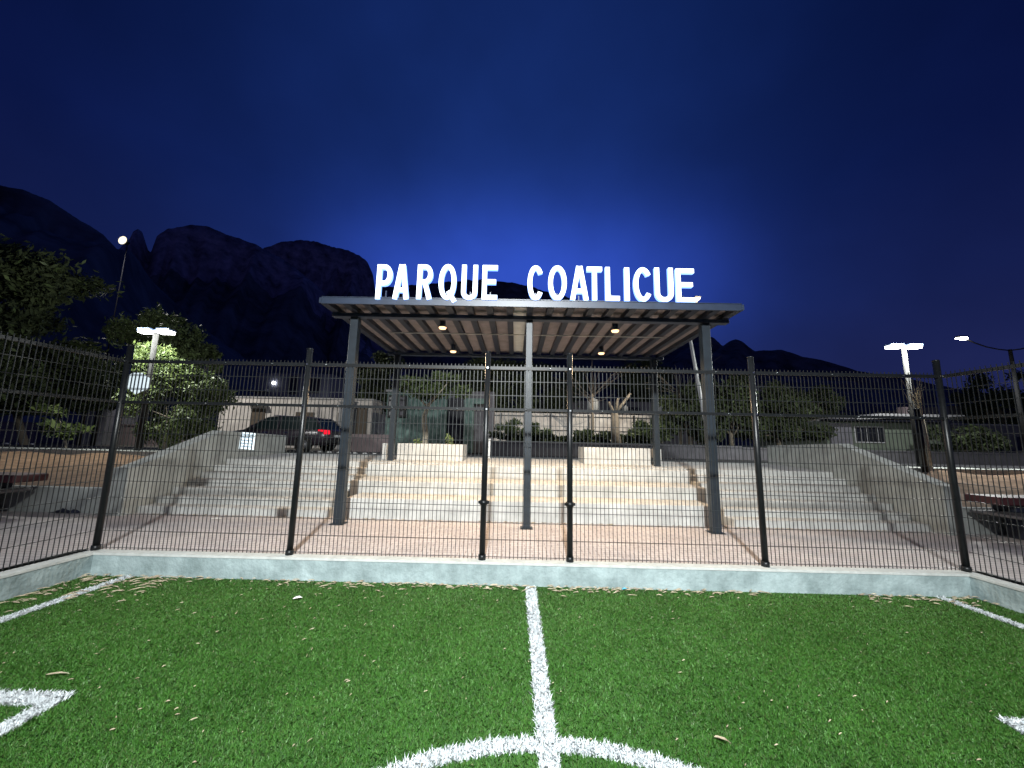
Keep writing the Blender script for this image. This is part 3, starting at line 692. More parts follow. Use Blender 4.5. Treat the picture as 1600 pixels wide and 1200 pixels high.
cr_ = [o for o in bpy.data.objects if o.name == 'parked_car'][0]; cr_.scale = (1.06, 1.05, .97)

# ------------------------------------------------------------------ walls and houses beyond the street
def wallbox(name, x0, x1, y0, y1, z0, z1, mt, label, cat='wall', bevel=0, cap=None, group=None):
    r_ = empty(name, ((x0+x1)/2, y0, z0), label, cat, group)
    m = MB(); m.box((x0, y0, z0), (x1, y1, z1)); put(m.build('wall', mt, bevel=bevel), r_)
    if cap: m = MB(); m.box((x0-.04, y0-.05, z1+.001), (x1+.04, y1+.05, z1+.09)); put(m.build('coping', cap), r_)
    return r_
wallbox('street_wall', -1.6, 10.9, 14.0, 14.25, .80, 1.46, 'greywall', 'long low purplish grey wall across the street behind the seating', cap='greywall')
wallbox('street_wall', 11.2, 45, 15.2, 15.4, .80, 1.40, 'greywall', 'grey wall across the street at far right below the dark house', cap='greywall')
wallbox('street_wall', -45, -20.5, 20, 20.2, .80, 2.05, 'pinkwall', 'pinkish low wall across the street at far left', cap='pinkwall')
wallbox('street_wall', -9.2, -6.75, 15.0, 15.2, .80, 1.75, 'pinkwall', 'short pinkish wall between the dark car and the green house', cap=None)
def window(root, x0, x1, z0, z1, y, bars=True, frame='greywall', t=.07):
    m = MB()
    m.box((x0-t, y-.06, z0-t), (x1+t, y+.02, z0)); m.box((x0-t, y-.06, z1), (x1+t, y+.02, z1+t)); m.box((x0-t, y-.06, z0), (x0, y+.02, z1)); m.box((x1, y-.06, z0), (x1+t, y+.02, z1))
    if bars:
        k_ = max(2, int((x1-x0)/.35))
        for i in range(1, k_): xb = x0+(x1-x0)*i/k_; m.box((xb-.012, y-.05, z0), (xb+.012, y-.03, z1))
    o = put(m.build('window', frame), root); m = MB(); m.box((x0, y-.015, z0), (x1, y+.01, z1)); g_ = m.build('pane', 'dark'); g_.parent = o
    return o
def door(root, x0, x1, z0, z1, y, mt='brown'):
    m = MB(); m.box((x0, y-.03, z0), (x1, y+.02, z1))
    k_ = max(2, int((x1-x0)/.3))
    for i in range(k_): xa = x0+(x1-x0)*(i+.1)/k_; m.box((xa, y-.045, z0+.1), (xa+(x1-x0)/k_*.8, y-.031, z1-.1))
    return put(m.build('door', mt), root)
# long pale wall building behind the car
w = wallbox('boundary_building', -21.2, -10.3, 22, 26, .8, 4.25, 'whitewall', 'long pale flat roofed building behind the dark car', 'building', cap='roofw')
X = lambda px, Y=22: at(px, 650, Y=Y).x
door(w, X(392), X(414), .85, 3.5, 22); door(w, X(462), X(491), 1.6, 3.3, 22); door(w, X(528), X(540), .85, 3.3, 22)
m = MB(); m.box((X(388), 21.6, 3.72), (X(416), 22, 3.86)); put(m.build('door_canopy', 'brown'), w)
for px in (410, 446, 498, 518): m = MB(); m.box((X(px)-.03, 21.97, .85), (X(px)+.03, 21.998, 3.9)); put(m.build('pilaster', 'greywall'), w)
w = wallbox('gate_pillar_wall', X(545), X(567), 20.4, 20.9, .8, 3.9, 'palewall', 'pale pillar wall with a slab top between the car and the green house', 'wall', cap='roofw')
w = wallbox('dark_gate', X(567)+.1, X(597)-.5, 20.5, 20.6, .8, 3.7, 'brown', 'dark slatted gate left of the green house', 'gate')
# upper house
w = wallbox('hillside_house', at(400, 600, Y=34).x, at(516, 600, Y=34).x, 34, 40, .8, 8.0, 'bluewall', 'bluish flat roofed house rising behind the pale building', 'house', cap='bluewall')
h = at(458, 602, Y=34); window(w, h.x-.45, h.x+.45, h.z-.9, h.z+.9, 34); h = at(491, 603, Y=34); window(w, h.x-.55, h.x+.55, h.z-.7, h.z+.8, 34)
h = at(427, 598, Y=33.8); m = MB(); m.tube([(h.x, 33.8, h.z), (h.x, 33.95, h.z)], .16, 10); put(m.build('wall_lamp', glow('wall_lamp', (1, .98, .95), 9)), w)
m = MB(); m.box((at(400, 600, Y=34).x-.6, 33.2, 6.1), (h.x-.4, 34, 6.35)); put(m.build('porch_roof', 'bluewall'), w)
# green house
gx0, gx1 = at(603, 650, Y=16.3).x, at(697, 650, Y=16.3).x
w = wallbox('green_house', gx0, gx1, 16.3, 22, .8, 4.15, 'greenwall', 'green stained house wall with two meter boxes behind the left planter', 'house')
m = MB(); m.box((gx0-.05, 16.15, 4.151), (gx0+1.6, 16.5, 4.27)); m.box((gx0+1.6, 16.2, 4.151), (gx1+.05, 16.5, 4.23)); put(m.build('roof_edge', 'palewall'), w)
for px in (612, 629):
    h = at(px, 635, Y=16.2)
    m = MB(); m.box((h.x-.20, 16.12, h.z-.62), (h.x+.20, 16.29, h.z+.62)); o = put(m.build('meter_box', 'plasticblack', bevel=.02), w)
    m = MB(); m.box((h.x-.13, 16.10, h.z-.02), (h.x+.13, 16.118, h.z+.28)); m.box((h.x-.12, 16.10, h.z+.38), (h.x+.12, 16.118, h.z+.5)); m.box((h.x-.09, 16.10, h.z-.5), (h.x+.09, 16.118, h.z-.3))
    s_ = m.build('meter_face', 'palewall' if px == 612 else 'greywall'); s_.parent = o
door(w, gx1+.06, gx1+.95, .85, 3.9, 16.5, 'dark')
m = MB(); m.box((gx1+.98, 16.45, .85), (gx1+1.5, 16.9, 3.6)); m.box((gx1+.95, 16.45, 3.6), (gx1+2.3, 16.9, 3.9)); put(m.build('porch_pillar', 'greenwall'), w)
m = MB(); m.box((gx1+.0, 17.2, .85), (gx1+2.6, 18.2, 4.4)); put(m.build('side_wall', 'greywall'), w)
# white fence wall with shrubs
w = wallbox('white_boundary_wall', at(765, 650, Y=20).x, at(1036, 650, Y=20).x, 20, 20.25, .8, 3.42, 'whitewall', 'cream panelled boundary wall with bushes in front, right of the green house', 'wall')
for px in (783, 820, 860, 920, 990):
    x = at(px, 660, Y=20).x; m = MB(); m.box((x-.035, 19.93, .8), (x+.035, 19.998, 3.38)); put(m.build('fence_post', 'post'), w)
m = MB()
for z in (3.2, 2.3): m.box((at(765, 650, Y=20).x, 19.95, z), (at(1036, 650, Y=20).x, 19.985, z+.05))
put(m.build('rail', 'post'), w)
# rooftop bits behind it
w = wallbox('rooftop_house', 2, 17, 30, 38, .8, 5.3, 'greywall', 'dark flat roofed house behind the cream boundary wall', 'house', cap='greywall')
h = at(985, 640, Y=30); window(w, h.x-.8, h.x+.8, 4.0, 4.9, 30)
def tank(px, py0, py1, pw, Y, label):
    b = at(px, py1, Y=Y); t_ = at(px, py0, Y=Y); rr = pw/2*(Y+5.1)/601*1.03
    r_ = empty('water_tank', (b.x, Y, b.z), label, 'water tank', 'rooftop water tanks')
    m = MB(); m.tube([(b.x, Y, b.z), (b.x, Y, b.z+(t_.z-b.z)*.85), (b.x, Y, t_.z)], [rr, rr, rr*.85], 18); put(m.build('body', 'tank'), r_)
    m = MB(); m.tube([(b.x, Y, t_.z), (b.x, Y, t_.z+.08)], rr*.35, 12); put(m.build('lid', 'tank'), r_)
    m = MB(); m.box((b.x-rr, Y-rr, b.z-.5), (b.x+rr, Y+rr, b.z-.001)); put(m.build('stand', 'greywall'), r_)
tank(927, 624, 642, 16, 22, 'largest of the pale water tanks above the cream boundary wall'); tank(978, 635, 643, 6.5, 22, 'smallest pale water tank, between the other two above the boundary wall'); tank(1034, 633, 645, 10, 22, 'pale water tank beside the right rear canopy post')
# houses at right
x0, x1 = at(1290, 660, Y=22).x, at(1484, 660, Y=22).x
w = wallbox('dark_house', x0, x1, 22, 30, .8, 3.45, 'greenwall2', 'low unlit house with a barred window and pale roof edge at right', 'house')
m = MB(); m.prism([(x0+1.6, 3.62), (at(1372, 650, Y=21.5).x, 3.98), (x1+.3, 3.98), (x1+.3, 3.80), (x0+1.6, 3.55)], 'y', 21.3, 27); put(m.build('roof', 'roofw'), w)
m = MB(); m.box((x0-.2, 21.4, 3.451), (x1+.25, 22.3, 3.56)); put(m.build('eave', 'dark'), w)
a = at(1336, 678, Y=22); window(w, a.x, at(1380, 678, Y=22).x, 2.05, 3.05, 22, frame='palewall')
m = MB(); m.box((x0+.2, 21.9, .8), (a.x-.3, 21.98, 3.3)); put(m.build('garage_door', 'greywall'), w)
hh = at(1414, 635, Y=23); ac = empty('air_conditioner', (hh.x, 23, 3.985), 'boxy pale air conditioning unit on the roof of the unlit house', 'air conditioner')
m = MB(); m.use('pinkwall'); m.box((hh.x-.38, 22.7, 3.99), (hh.x+.38, 23.3, 4.62)); put(m.build('casing', bevel=.03), ac)
m = MB(); m.tube([(hh.x, 22.698, 4.31), (hh.x, 22.66, 4.31)], .2, 16); put(m.build('fan_grille', 'dark'), ac)
x0, x1 = at(1488, 660, Y=24).x, at(1640, 660, Y=24).x
w = wallbox('far_right_house', x0, x1, 24, 32, .8, 3.5, 'greywall', 'dark grey house with small windows at the right edge', 'house', cap='roofw')
a = at(1543, 678, Y=24); window(w, a.x, at(1563, 678, Y=24).x, 1.9, 3.0, 24); a = at(1585, 678, Y=24); window(w, a.x, at(1600, 678, Y=24).x, 1.7, 2.7, 24)
x0, x1 = at(1483, 640, Y=34).x, at(1620, 640, Y=34).x
wallbox('upper_right_house', x0, x1, 34, 42, .8, 6.0, 'greywall', 'dim upper house behind the houses at the right edge', 'house', cap='greywall')
x0, x1 = at(1180, 590, Y=40).x, at(1232, 590, Y=40).x
w = wallbox('hill_house', x0, x1, 40, 46, .8, 8.6, 'palewall', 'small dim house on the slope right of the canopy', 'house', cap='palewall'); window(w, x0+.3, x0+1.6, 6.6, 7.9, 40)
x0, x1 = at(128, 650, Y=19).x, at(168, 650, Y=19).x
w = wallbox('garden_shed', x0, x1, 19, 21, .8, 4.0, 'palewall', 'pale shed wall half hidden behind the bush at left', 'building')
# street poles left of bush
for px, h_, lb in ((123, 3.6, 'dark slim pole standing in front of the pinkish wall'), (146, 3.0, 'shorter dark pole between the slim pole and the fence corner')):
    a = at(px, 690, Y=15); m = MB(); m.tube([(a.x, 15, .8), (a.x, 15, .8+h_)], .09, 10); m.tube([(a.x, 15, .8+h_), (a.x, 15, .84+h_)], [.11, .05], 10); tag(m.build('utility_pole', 'post'), lb, 'pole', 'dark poles at left')

# ------------------------------------------------------------------ vegetation
def foliage(cl, n, size, mats, seed=0, mix=None, flat=.5, stretch=2.8):
    """leaf shaped quads spread through a set of clumps cl = [(x,y,z,rx,ry,rz)]"""
    g_ = np.random.default_rng(seed); cl = np.array(cl); vol = cl[:, 3]*cl[:, 4]*cl[:, 5]; pr = vol**.75/(vol**.75).sum()
    k_ = g_.choice(len(cl), n, p=pr); d = g_.normal(size=(n, 3)); d /= np.linalg.norm(d, axis=1)[:, None]
    rad = g_.random(n)**.45*(1+.18*g_.normal(size=n))
    P = cl[k_, :3]+d*rad[:, None]*cl[k_, 3:6]
    a = g_.normal(size=(n, 3)); a[:, 2] += flat; a /= np.linalg.norm(a, axis=1)[:, None]
    b = np.cross(a, g_.normal(size=(n, 3))); b /= np.linalg.norm(b, axis=1)[:, None]
    s = size*g_.uniform(.6, 1.4, n)[:, None]
    V = np.stack([P-a*s*.5*stretch, P+b*s*.5, P+a*s*.5*stretch, P-b*s*.5], 1).reshape(-1, 3)
    q = np.arange(n)*4; Fc = np.stack([q, q+1, q+2, q+3], 1)
    mi_ = g_.choice(len(mats), n, p=mix) if len(mats) > 1 else np.zeros(n)
    return V, Fc, mi_
def clumps(cx, cy, cz, rx, ry, rz, n, seed, s=.36):
    g_ = random.Random(seed); out_ = []
    for i in range(n):
        th = g_.uniform(0, 6.283); ph = math.acos(g_.uniform(-1, 1)); q = g_.random()**.4
        out_.append((cx+rx*q*math.sin(ph)*math.cos(th), cy+ry*q*math.sin(ph)*math.sin(th), cz+rz*q*math.cos(ph), rx*s*g_.uniform(.6, 1.2), ry*s*g_.uniform(.6, 1.2), rz*s*g_.uniform(.5, 1.1)))
    return out_
def tree(name, base, crown, n, size, mats, mix, label, cat='tree', group=None, trunk_r=.12, seed=1, bark='bark', ncl=22, trunk=True, extra=None, s=.36):
    base = Vector(base); cx, cy, cz, rx, ry, rz = crown
    r_ = empty(name, base, label, cat, group); cl = clumps(cx, cy, cz, rx, ry, rz, ncl, seed, s)+(extra or [])
    V, Fc, mi_ = foliage(cl, n, size, mats, seed, mix); o = npmesh('crown', V, Fc, mats, mi_); put(o, r_)
    if trunk:
        m = MB(); g_ = random.Random(seed); top = Vector((cx, cy, cz-.2*rz)); mid = base.lerp(top, .5)+Vector((g_.uniform(-.1, .1), 0, 0))
        m.tube([base, mid, top], [trunk_r, trunk_r*.8, trunk_r*.45], 10)
        for c in cl[:10]:
            st = base.lerp(top, g_.uniform(.45, .95)); e = Vector(c[:3]); m.tube([st, st.lerp(e, .5)+Vector((0, 0, -.05*rz)), e], [trunk_r*.4, trunk_r*.25, trunk_r*.08], 6)
        put(m.build('trunk', bark), r_)
    return r_
G = .8
# big dark tree at far left
p0 = at(30, 480, Y=10)
tree('broadleaf_tree', (p0.x-1.5, 10, G), (p0.x-2.4, 10.5, 6.4, 4.9, 2.6, 3.7), 42000, .095, ['leaf_dark', 'leaf'], [.88, .12], 'large dark spreading tree at the left edge', trunk_r=.25, seed=3, ncl=40,
     extra=[(at(105, 428, Y=10).x, 9.4, at(105, 428, Y=10).z, .55, .4, .28), (at(85, 470, Y=10).x, 9.6, at(85, 470, Y=10).z, .8, .5, .4)], s=.3)
p0 = at(60, 600, Y=13)
tree('broadleaf_tree', (p0.x, 13, G), (p0.x-2, 13.5, 4.2, 5.5, 1.8, 2.2), 16000, .11, ['leaf_dark', 'leaf'], [.85, .15], 'dark low tree behind the fence at left under the big tree', trunk_r=.16, seed=4, ncl=26)
# conifer-like tree behind left lamp
a = at(240, 560, Y=12.5)
tree('conifer_tree', (a.x, 12.5, G), (a.x, 12.5, 5.2, 1.9, 1.2, 2.2), 20000, .075, ['leaf', 'leaf_dark'], [.6, .4], 'tall ragged tree right behind the left lamp head', trunk_r=.16, seed=5, ncl=30,
     extra=[(a.x, 12.4, 6.9, .25, .25, .75), (a.x-1.0, 12.4, 6.1, .22, .22, .6), (a.x+1.0, 12.4, 6.2, .22, .22, .6)], s=.3)
a = at(312, 540, Y=13)
tree('small_tree', (a.x, 13, G), (a.x, 13, 4.9, 1.0, .7, .95), 2600, .10, ['leaf_dark', 'leaf'], [.7, .3], 'thin dark small tree right of the ragged tree', trunk_r=.08, seed=6, ncl=14)
# bright bush beneath left lamp
b = at(250, 640, Y=7.2)
sp = [(at(x_, y_, Y=7.6).x, 7.6, at(x_, y_, Y=7.6).z, .20, .25, .42) for x_, y_ in ((215, 556), (234, 552), (248, 562), (262, 560), (275, 575), (300, 590), (330, 603), (345, 612), (225, 570), (285, 582))]
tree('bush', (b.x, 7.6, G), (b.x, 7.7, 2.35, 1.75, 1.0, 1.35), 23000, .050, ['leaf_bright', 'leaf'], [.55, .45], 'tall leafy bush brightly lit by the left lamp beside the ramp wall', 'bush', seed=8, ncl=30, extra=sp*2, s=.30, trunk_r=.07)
a = at(85, 655, Y=8.5)
tree('shrub', (at(105, 700, Y=8.5).x, 8.5, G+.05), (at(100, 662, Y=8.5).x, 8.5, 1.85, .75, .4, .55), 420, .13, ['leaf_bright', 'leaf'], [.6, .4], 'sparse shrub with round yellowish leaves before the pinkish wall', 'shrub', seed=9, ncl=12, trunk_r=.04, bark='bark_pale',
     extra=[(at(65, 637, Y=8.5).x, 8.5, at(65, 637, Y=8.5).z, .28, .15, .10)]*2)
# tree in front of the green house
b = at(664, 712, Y=9.2); 
r_ = empty('slender_tree', (b.x, 9.2, G), 'slender pale trunked tree with thin crown before the green house wall', 'tree')
m = MB(); pts = [at(661, 712, Y=9.2), at(665, 680, Y=9.2), at(663, 652, Y=9.2), at(668, 636, Y=9.2), at(678, 618, Y=9.2)]
pts[0].z = .8; m.tube(pts, [.11, .10, .09, .07, .04], 10); m.tube([pts[3], at(655, 622, Y=9.4), at(640, 606, Y=9.5)], [.05, .03, .015], 6); m.tube([pts[3], at(690, 610, Y=9.2), at(705, 592, Y=9.2)], [.05, .03, .015], 6)
put(m.build('trunk', 'bark_pale'), r_)
V, Fc, mi_ = foliage([(at(x_, y_, Y=9.2).x, 9.2+dy, at(x_, y_, Y=9.2).z, rx, .5, rz) for x_, y_, dy, rx, rz in ((650, 600, .2, .6, .3), (680, 605, .3, .7, .35), (705, 593, -.2, .35, .15), (690, 590, 0, .4, .2), (628, 598, .3, .4, .3), (720, 610, .3, .4, .25), (668, 615, .2, .7, .25))], 2600, .075, ['leaf', 'leaf_bright'], 4, [.75, .25])
put(npmesh('crown', V, Fc, ['leaf', 'leaf_bright'], mi_), r_)
def small_plant(px, py_t, Y, zb, w_, n_, label, mats, mix, seed, size=.05, name='shrub'):
    t_ = at(px, py_t, Y=Y); h_ = t_.z-zb
    tree(name, (t_.x, Y, zb), (t_.x, Y, zb+h_*.55, w_, w_*.7, h_*.5), n_, size, mats, mix, label, 'shrub', seed=seed, ncl=10, trunk_r=.02, s=.45)
small_plant(703, 680, 5.9, 1.33, .10, 60, 'small spiky dry plant growing in the left planter', ['leaf_bright'], None, 31, .05, 'planter_plant')
small_plant(652, 686, 5.9, 1.33, .10, 50, 'low tuft at the left part of the left planter', ['leaf_bright'], None, 32, .04, 'planter_plant')
for i, (px, pt, w_, lb) in enumerate([(875, 680, .75, 'leftmost low bush before the cream wall'), (912, 673, .6, 'low bush right behind the second gate post'), (938, 672, .6, 'second low bush before the cream wall, left of the palm trunk'),
                                  (845, 665, .8, 'thin leggy bush before the cream wall behind the middle post'), (990, 668, .95, 'dense dark bush right of the palm trunk'), (1018, 660, 1.0, 'dark bush at the end of the cream wall'), (800, 655, 1.0, 'sparse climbing bush at the left end of the cream wall')]):
    small_plant(px, pt, 15.2, 1.2, w_, 1300 if i != 4 else 2600, lb, ['leaf_dark', 'leaf'], [.5, .5], 40+i, .10)
# palm stump with cut boots
a = at(962, 705, Y=14.8)
r_ = empty('cut_palm', (a.x, 14.8, 1.2), 'thick pale palm trunk with cut off branches before the cream wall', 'tree')
m = MB(); t_ = at(960, 645, Y=14.8); m.tube([(a.x+.1, 14.8, .9), (a.x, 14.8, 2.0), (t_.x, 14.8, t_.z)], [.30, .24, .19], 12); put(m.build('trunk', 'bark'), r_)
for (px, py) in ((951, 628), (975, 628), (966, 622), (985, 615)):
    e = at(px, py, Y=14.7); m = MB(); m.tube([(t_.x, 14.8, t_.z-.1), e], [.10, .06], 8); put(m.build('branch', 'bark'), r_)
# bare branches under canopy rear
for k_, (px, py, Y, lb) in enumerate([(925, 600, 18, 'leafless tree seen below the middle of the canopy'), (1060, 590, 17, 'leafless tree left of the leaning white pole')]):
    b = at(px, py, Y=Y); r_ = empty('bare_tree', (b.x, Y, G), lb, 'tree', 'leafless trees'); m = MB(); g_ = random.Random(60+k_)
    m.tube([(b.x, Y, G), (b.x, Y, b.z-.6)], [.12, .07], 8); put(m.build('trunk', 'bark'), r_); m = MB()
    for i in range(20):
        s0 = Vector((b.x, Y, b.z-.6-g_.random()*.8)); e = s0+Vector((g_.uniform(-2.6, 2.6), g_.uniform(-.6, .6), g_.uniform(.1, 2.2))); mm = s0.lerp(e, .5)+Vector((0, 0, g_.uniform(-.2, .4)))
        m.tube([s0, mm, e], [.028, .016, .006], 5)
    put(m.build('branches', 'bark_dark'), r_)
# dark trees and hedge right of the seating
for i, (x_, y_, Y, rx, rz, n_, lb) in enumerate([(1075, 655, 17, 2.0, 1.7, 6000, 'dark tree left of the right canopy post, behind the grey wall'), (1140, 640, 18, 2.6, 2.1, 9000, 'dense dark tree right of the right canopy post'),
        (1215, 650, 19, 2.9, 1.9, 8000, 'dark rounded tree left of the unlit house'), (1270, 630, 26, 3.2, 1.9, 6000, 'olive tree behind the unlit house garage'), (1000, 600, 32, 3.0, 2.2, 5000, 'dim tree crown above the dark roofs under the canopy'),
        (780, 605, 26, 3.4, 2.6, 7000, 'dark purplish tree behind the green house porch'), (860, 610, 30, 3.8, 2.4, 6000, 'dim tree mass behind the middle canopy post'), (590, 600, 24, 1.8, 2.4, 4000, 'dark tree between the pale building and the green house'),
        (1560, 625, 32, 3.4, 2.8, 6000, 'black rounded tree left of the far street lamp pole'), (1505, 685, 20, 2.2, 1.2, 2500, 'olive low tree behind the right corner fence post'), (560, 660, 23, 1.2, 2.0, 2500, 'dark tree behind the car')]):
    c_ = at(x_, y_, Y=Y); tree('broadleaf_tree', (c_.x, Y, G), (c_.x, Y, max(c_.z, 2.2), rx, rx*.6, rz), int(n_*1.5), .115, ['leaf_dark', 'leaf'], [.9, .1], lb, 'tree', 'dark trees beyond the street', trunk_r=.15, seed=70+i, ncl=22)
# bare upright tree at right lamp
a = at(1455, 745, Y=6.8); r_ = empty('bare_tree', (a.x, 6.8, .9), 'tall bare tree with upright pale twigs under the right lamp', 'tree', 'leafless trees')
m = MB(); tp = at(1441, 655, Y=6.8); m.tube([(a.x, 6.8, .85), at(1450, 705, Y=6.8), tp], [.07, .06, .045], 8); put(m.build('trunk', 'bark_pale'), r_)
m = MB(); g_ = random.Random(5)
for i in range(16):
    e = at(g_.uniform(1408, 1446), g_.uniform(588, 612), Y=6.8+g_.uniform(-.3, .3)); mm = tp.lerp(e, .5)+Vector((g_.uniform(-.12, .06), 0, 0)); m.tube([tp+Vector((0, 0, -.05*i*.3)), mm, e], [.018, .012, .005], 5)
put(m.build('branches', 'bark_pale'), r_)
a = at(1447, 745, Y=6.6); m = MB(); t_ = at(1432, 640, Y=6.6); m.tube([(a.x, 6.6, .85), t_], [.075, .07], 10); m.tube([t_, t_+Vector((0, 0, .03))], [.09, .05], 10); tag(m.build('utility_pole', 'post'), 'thick dark pole left of the pale tree trunk at right', 'pole')

# ------------------------------------------------------------------ mountains
def ridge(name, sil, Rr, depth, mats, seed, cliff=0.0, rough=1.0):
    g_ = np.random.default_rng(seed); sil = np.array(sil, float); n = 260; xs_ = np.linspace(sil[0, 0], sil[-1, 0], n); ys_ = np.interp(xs_, sil[:, 0], sil[:, 1])
    ys_ += np.convolve(g_.normal(0, 1.6*rough, n+8), np.ones(5)/5, 'same')[4:-4][:n]
    rows = 46; V = []; ph = g_.uniform(0, 6.28, 12)
    for j in range(rows+8):
        t = j/(rows-1)
        for i in range(n):
            d = ray(xs_[i], ys_[i]); hl = math.hypot(d[0], d[1]); ux, uy = d[0]/hl, d[1]/hl; H = Rr*d[2]/hl+CAM[2]
            if j < rows:
                rr = Rr*(1-depth*t); f_ = (1-t)**.85 if t < .999 else 0
                if cliff: f_ = 1-cliff*min(1, t/.10) - (1-cliff)*max(0, (t-.10)/.9)**.8 if t > 0 else 1
                gl = 0
                for q in range(6): gl += math.sin(i*.11*(1.7**q)*.5+ph[q]+t*3*(q+1)+2*math.sin(i*.03+q))/(1.6**q)
                amp = .06*min(1, t*8)*(1-t); z = max(0, H)*f_*(1-amp*(1.2+gl)) ; rr = rr*(1+.02*gl*min(1, t*5))
            else:
                b = (j-rows+1)/8; rr = Rr*(1+.5*b); z = max(0, H)*(1-b)
            V.append((ux*rr+CAM[0], uy*rr+CAM[1], z+.0 if z > 0 else -1))
    order = list(range(rows+7, rows-1, -1))+list(range(rows)); V = np.array(V).reshape(rows+8, n, 3)[order]
    Rn = rows+8; idx = np.arange(Rn*n).reshape(Rn, n); Fc = np.stack([idx[:-1, :-1], idx[:-1, 1:], idx[1:, 1:], idx[1:, :-1]], -1).reshape(-1, 4)
    rowi = np.repeat(np.arange(Rn-1), n-1); mi_ = np.where((rowi >= 8) & (rowi < 15) & (len(mats) > 1), 1, 0)
    o = npmesh(name, V.reshape(-1, 3), Fc, mats, mi_); o.data.polygons.foreach_set('use_smooth', np.ones(len(Fc), bool)); struct(o)
ridge('mountain', [(-420, 400), (-200, 320), (-60, 290), (0, 290), (40, 298), (75, 312), (110, 335), (135, 349), (160, 366), (185, 390), (230, 430), (300, 500), (380, 560), (460, 620)], 520, .7, ['rock'], 1)
ridge('mountain', [(150, 420), (196, 380), (203, 372), (208, 362), (215, 357.5), (222, 362), (228, 380), (232, 392), (236, 394), (240, 382), (245, 368), (262, 358), (300, 351), (330, 355), (350, 365), (375, 373), (400, 382), (412, 389), (450, 410), (500, 450), (560, 520), (620, 600)], 1100, .6, ['rock', 'cliff'], 2, cliff=.12, rough=.6)
ridge('mountain', [(380, 420), (405, 392), (412, 388), (440, 378), (470, 375), (485, 376), (500, 379), (520, 386), (545, 391), (562, 399), (575, 410), (583, 430), (588, 465), (600, 520), (640, 590)], 1300, .55, ['rock', 'cliff'], 3, cliff=.25, rough=.6)
ridge('mountain', [(540, 520), (590, 450), (640, 446), (700, 440), (760, 437), (800, 441), (840, 450), (900, 468), (980, 490), (1060, 505), (1115, 528), (1130, 541), (1160, 580), (1200, 640)], 2200, .5, ['rock'], 4)
ridge('mountain', [(1020, 600), (1090, 560), (1130, 541), (1140, 533), (1150, 530), (1160, 534), (1172, 544), (1180, 549), (1195, 547), (1220, 546), (1240, 552), (1255, 558), (1280, 562), (1310, 570), (1340, 580), (1400, 588), (1470, 602), (1520, 612), (1580, 618), (1700, 600), (1900, 640)], 1800, .5, ['rock'], 5, rough=.5)

# ------------------------------------------------------------------ sky
W = bpy.data.worlds.new("World"); bpy.context.scene.world = W; W.use_nodes = True
nt_ = W.node_tree; bg = nt_.nodes['Background']; L_ = nt_.links
def N_(t): return nt_.nodes.new(t)
tc = N_('ShaderNodeTexCoord'); sep = N_('ShaderNodeSeparateXYZ'); L_.new(tc.outputs['Generated'], sep.inputs[0])
ramp = N_('ShaderNodeValToRGB'); L_.new(sep.outputs['Z'], ramp.inputs['Fac']); e = ramp.color_ramp.elements
e[0].position = 0; e[0].color = (.016, .020, .085, 1); e[1].position = 1; e[1].color = (.0005, .0008, .012, 1)
for p_, c_ in ((.12, (.0125, .0165, .075, 1)), (.30, (.0068, .0115, .066, 1)), (.50, (.0024, .0050, .042, 1)), (.72, (.0007, .0015, .020, 1))):
    q = ramp.color_ramp.elements.new(p_); q.color = c_
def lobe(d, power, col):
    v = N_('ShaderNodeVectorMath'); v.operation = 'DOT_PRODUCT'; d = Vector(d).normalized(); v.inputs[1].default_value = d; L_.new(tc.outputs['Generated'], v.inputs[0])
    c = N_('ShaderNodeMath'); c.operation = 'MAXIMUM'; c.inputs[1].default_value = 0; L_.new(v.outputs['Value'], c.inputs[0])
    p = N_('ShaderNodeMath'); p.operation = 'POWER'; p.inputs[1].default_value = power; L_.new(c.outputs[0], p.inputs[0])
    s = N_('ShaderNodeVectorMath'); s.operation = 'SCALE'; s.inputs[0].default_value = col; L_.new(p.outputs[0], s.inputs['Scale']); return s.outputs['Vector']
def addv(a, b):
    s = N_('ShaderNodeVectorMath'); s.operation = 'ADD'; L_.new(a, s.inputs[0]); L_.new(b, s.inputs[1]); return s.outputs['Vector']
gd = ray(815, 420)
tot = ramp.outputs['Color']
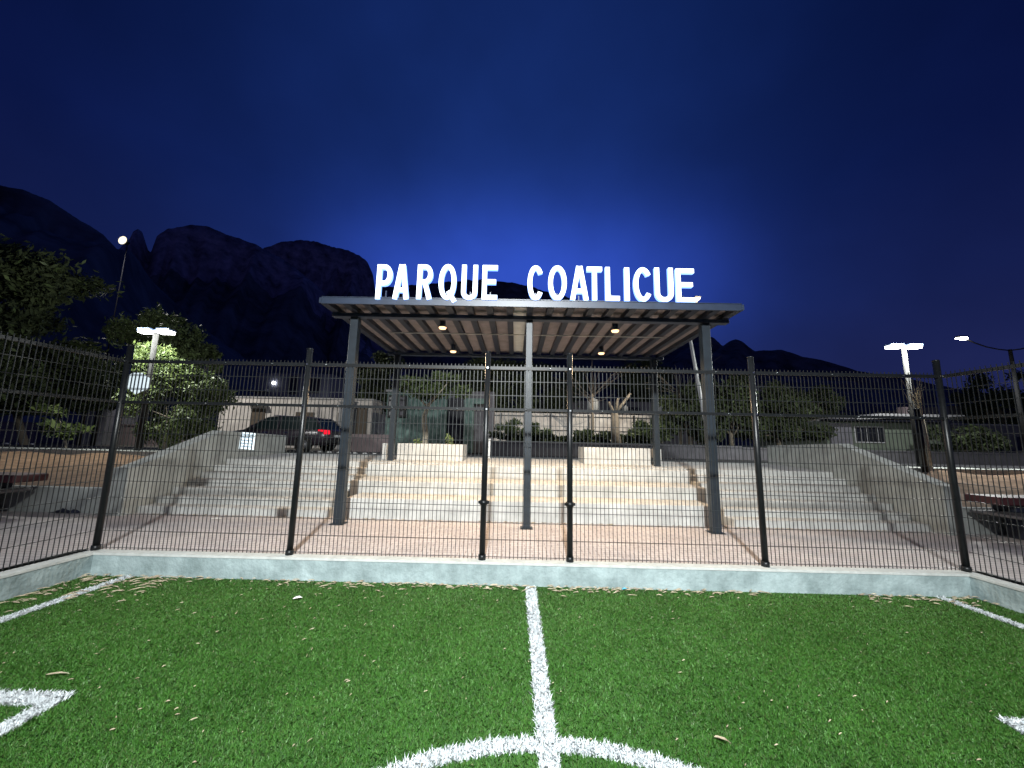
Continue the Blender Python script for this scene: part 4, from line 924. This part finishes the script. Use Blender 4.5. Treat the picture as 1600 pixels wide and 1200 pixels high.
for px_, k_ in ((540, .22), (640, .5), (760, .8), (880, .8), (1010, .5), (1120, .2)): tot = addv(tot, lobe(ray(px_, 436), 95, (.020*k_, .052*k_, .36*k_)))  # blue lens halo of the lit letters, painted into the sky behind them
tot = addv(tot, lobe(ray(790, 300), 5.5, (.007, .025, .130)))
nz = N_('ShaderNodeTexNoise'); nz.inputs['Scale'].default_value = 2.6; nz.inputs['Detail'].default_value = 4; L_.new(tc.outputs['Generated'], nz.inputs['Vector'])
mr = N_('ShaderNodeMapRange'); mr.inputs['From Min'].default_value = .35; mr.inputs['From Max'].default_value = .7; mr.inputs['To Min'].default_value = .86; mr.inputs['To Max'].default_value = 1.20; L_.new(nz.outputs['Fac'], mr.inputs['Value'])
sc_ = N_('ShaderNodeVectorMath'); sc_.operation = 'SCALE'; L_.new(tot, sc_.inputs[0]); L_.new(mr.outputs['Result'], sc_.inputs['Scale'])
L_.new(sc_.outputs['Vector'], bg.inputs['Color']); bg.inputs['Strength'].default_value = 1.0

# ------------------------------------------------------------------ camera and render settings
cd = bpy.data.cameras.new('camera'); cam = bpy.data.objects.new('camera', cd); C.objects.link(cam)
cd.sensor_fit = 'HORIZONTAL'; cd.sensor_width = 36; cd.lens = 36*F_/1600; cd.clip_end = 9000; cd.clip_start = .05
c, s = math.cos(RO_), math.sin(RO_)
r2 = c*rt - s*(-up)*-1*-1; 
# image x axis = c*rt + s*(-(-up))... solved from ray(): X=c*a+s*b, Y=-s*a+c*b ; a-axis world = c*rt + s*up, b-axis(down) = s*rt - c*up
ax = Vector(c*rt+s*up); ay = -Vector(s*rt-c*up); az = -Vector(fw)
cam.matrix_world = Matrix(((ax.x, ay.x, az.x, CAM[0]), (ax.y, ay.y, az.y, CAM[1]), (ax.z, ay.z, az.z, CAM[2]), (0, 0, 0, 1)))
S = bpy.context.scene; S.camera = cam
S.view_settings.view_transform = 'Standard'; S.view_settings.look = 'None'; S.view_settings.exposure = 0; S.view_settings.gamma = 1
S.render.engine = 'CYCLES'; S.cycles.use_denoising = True; S.cycles.use_light_tree = True; S.cycles.max_bounces = 6; S.cycles.sample_clamp_indirect = 4
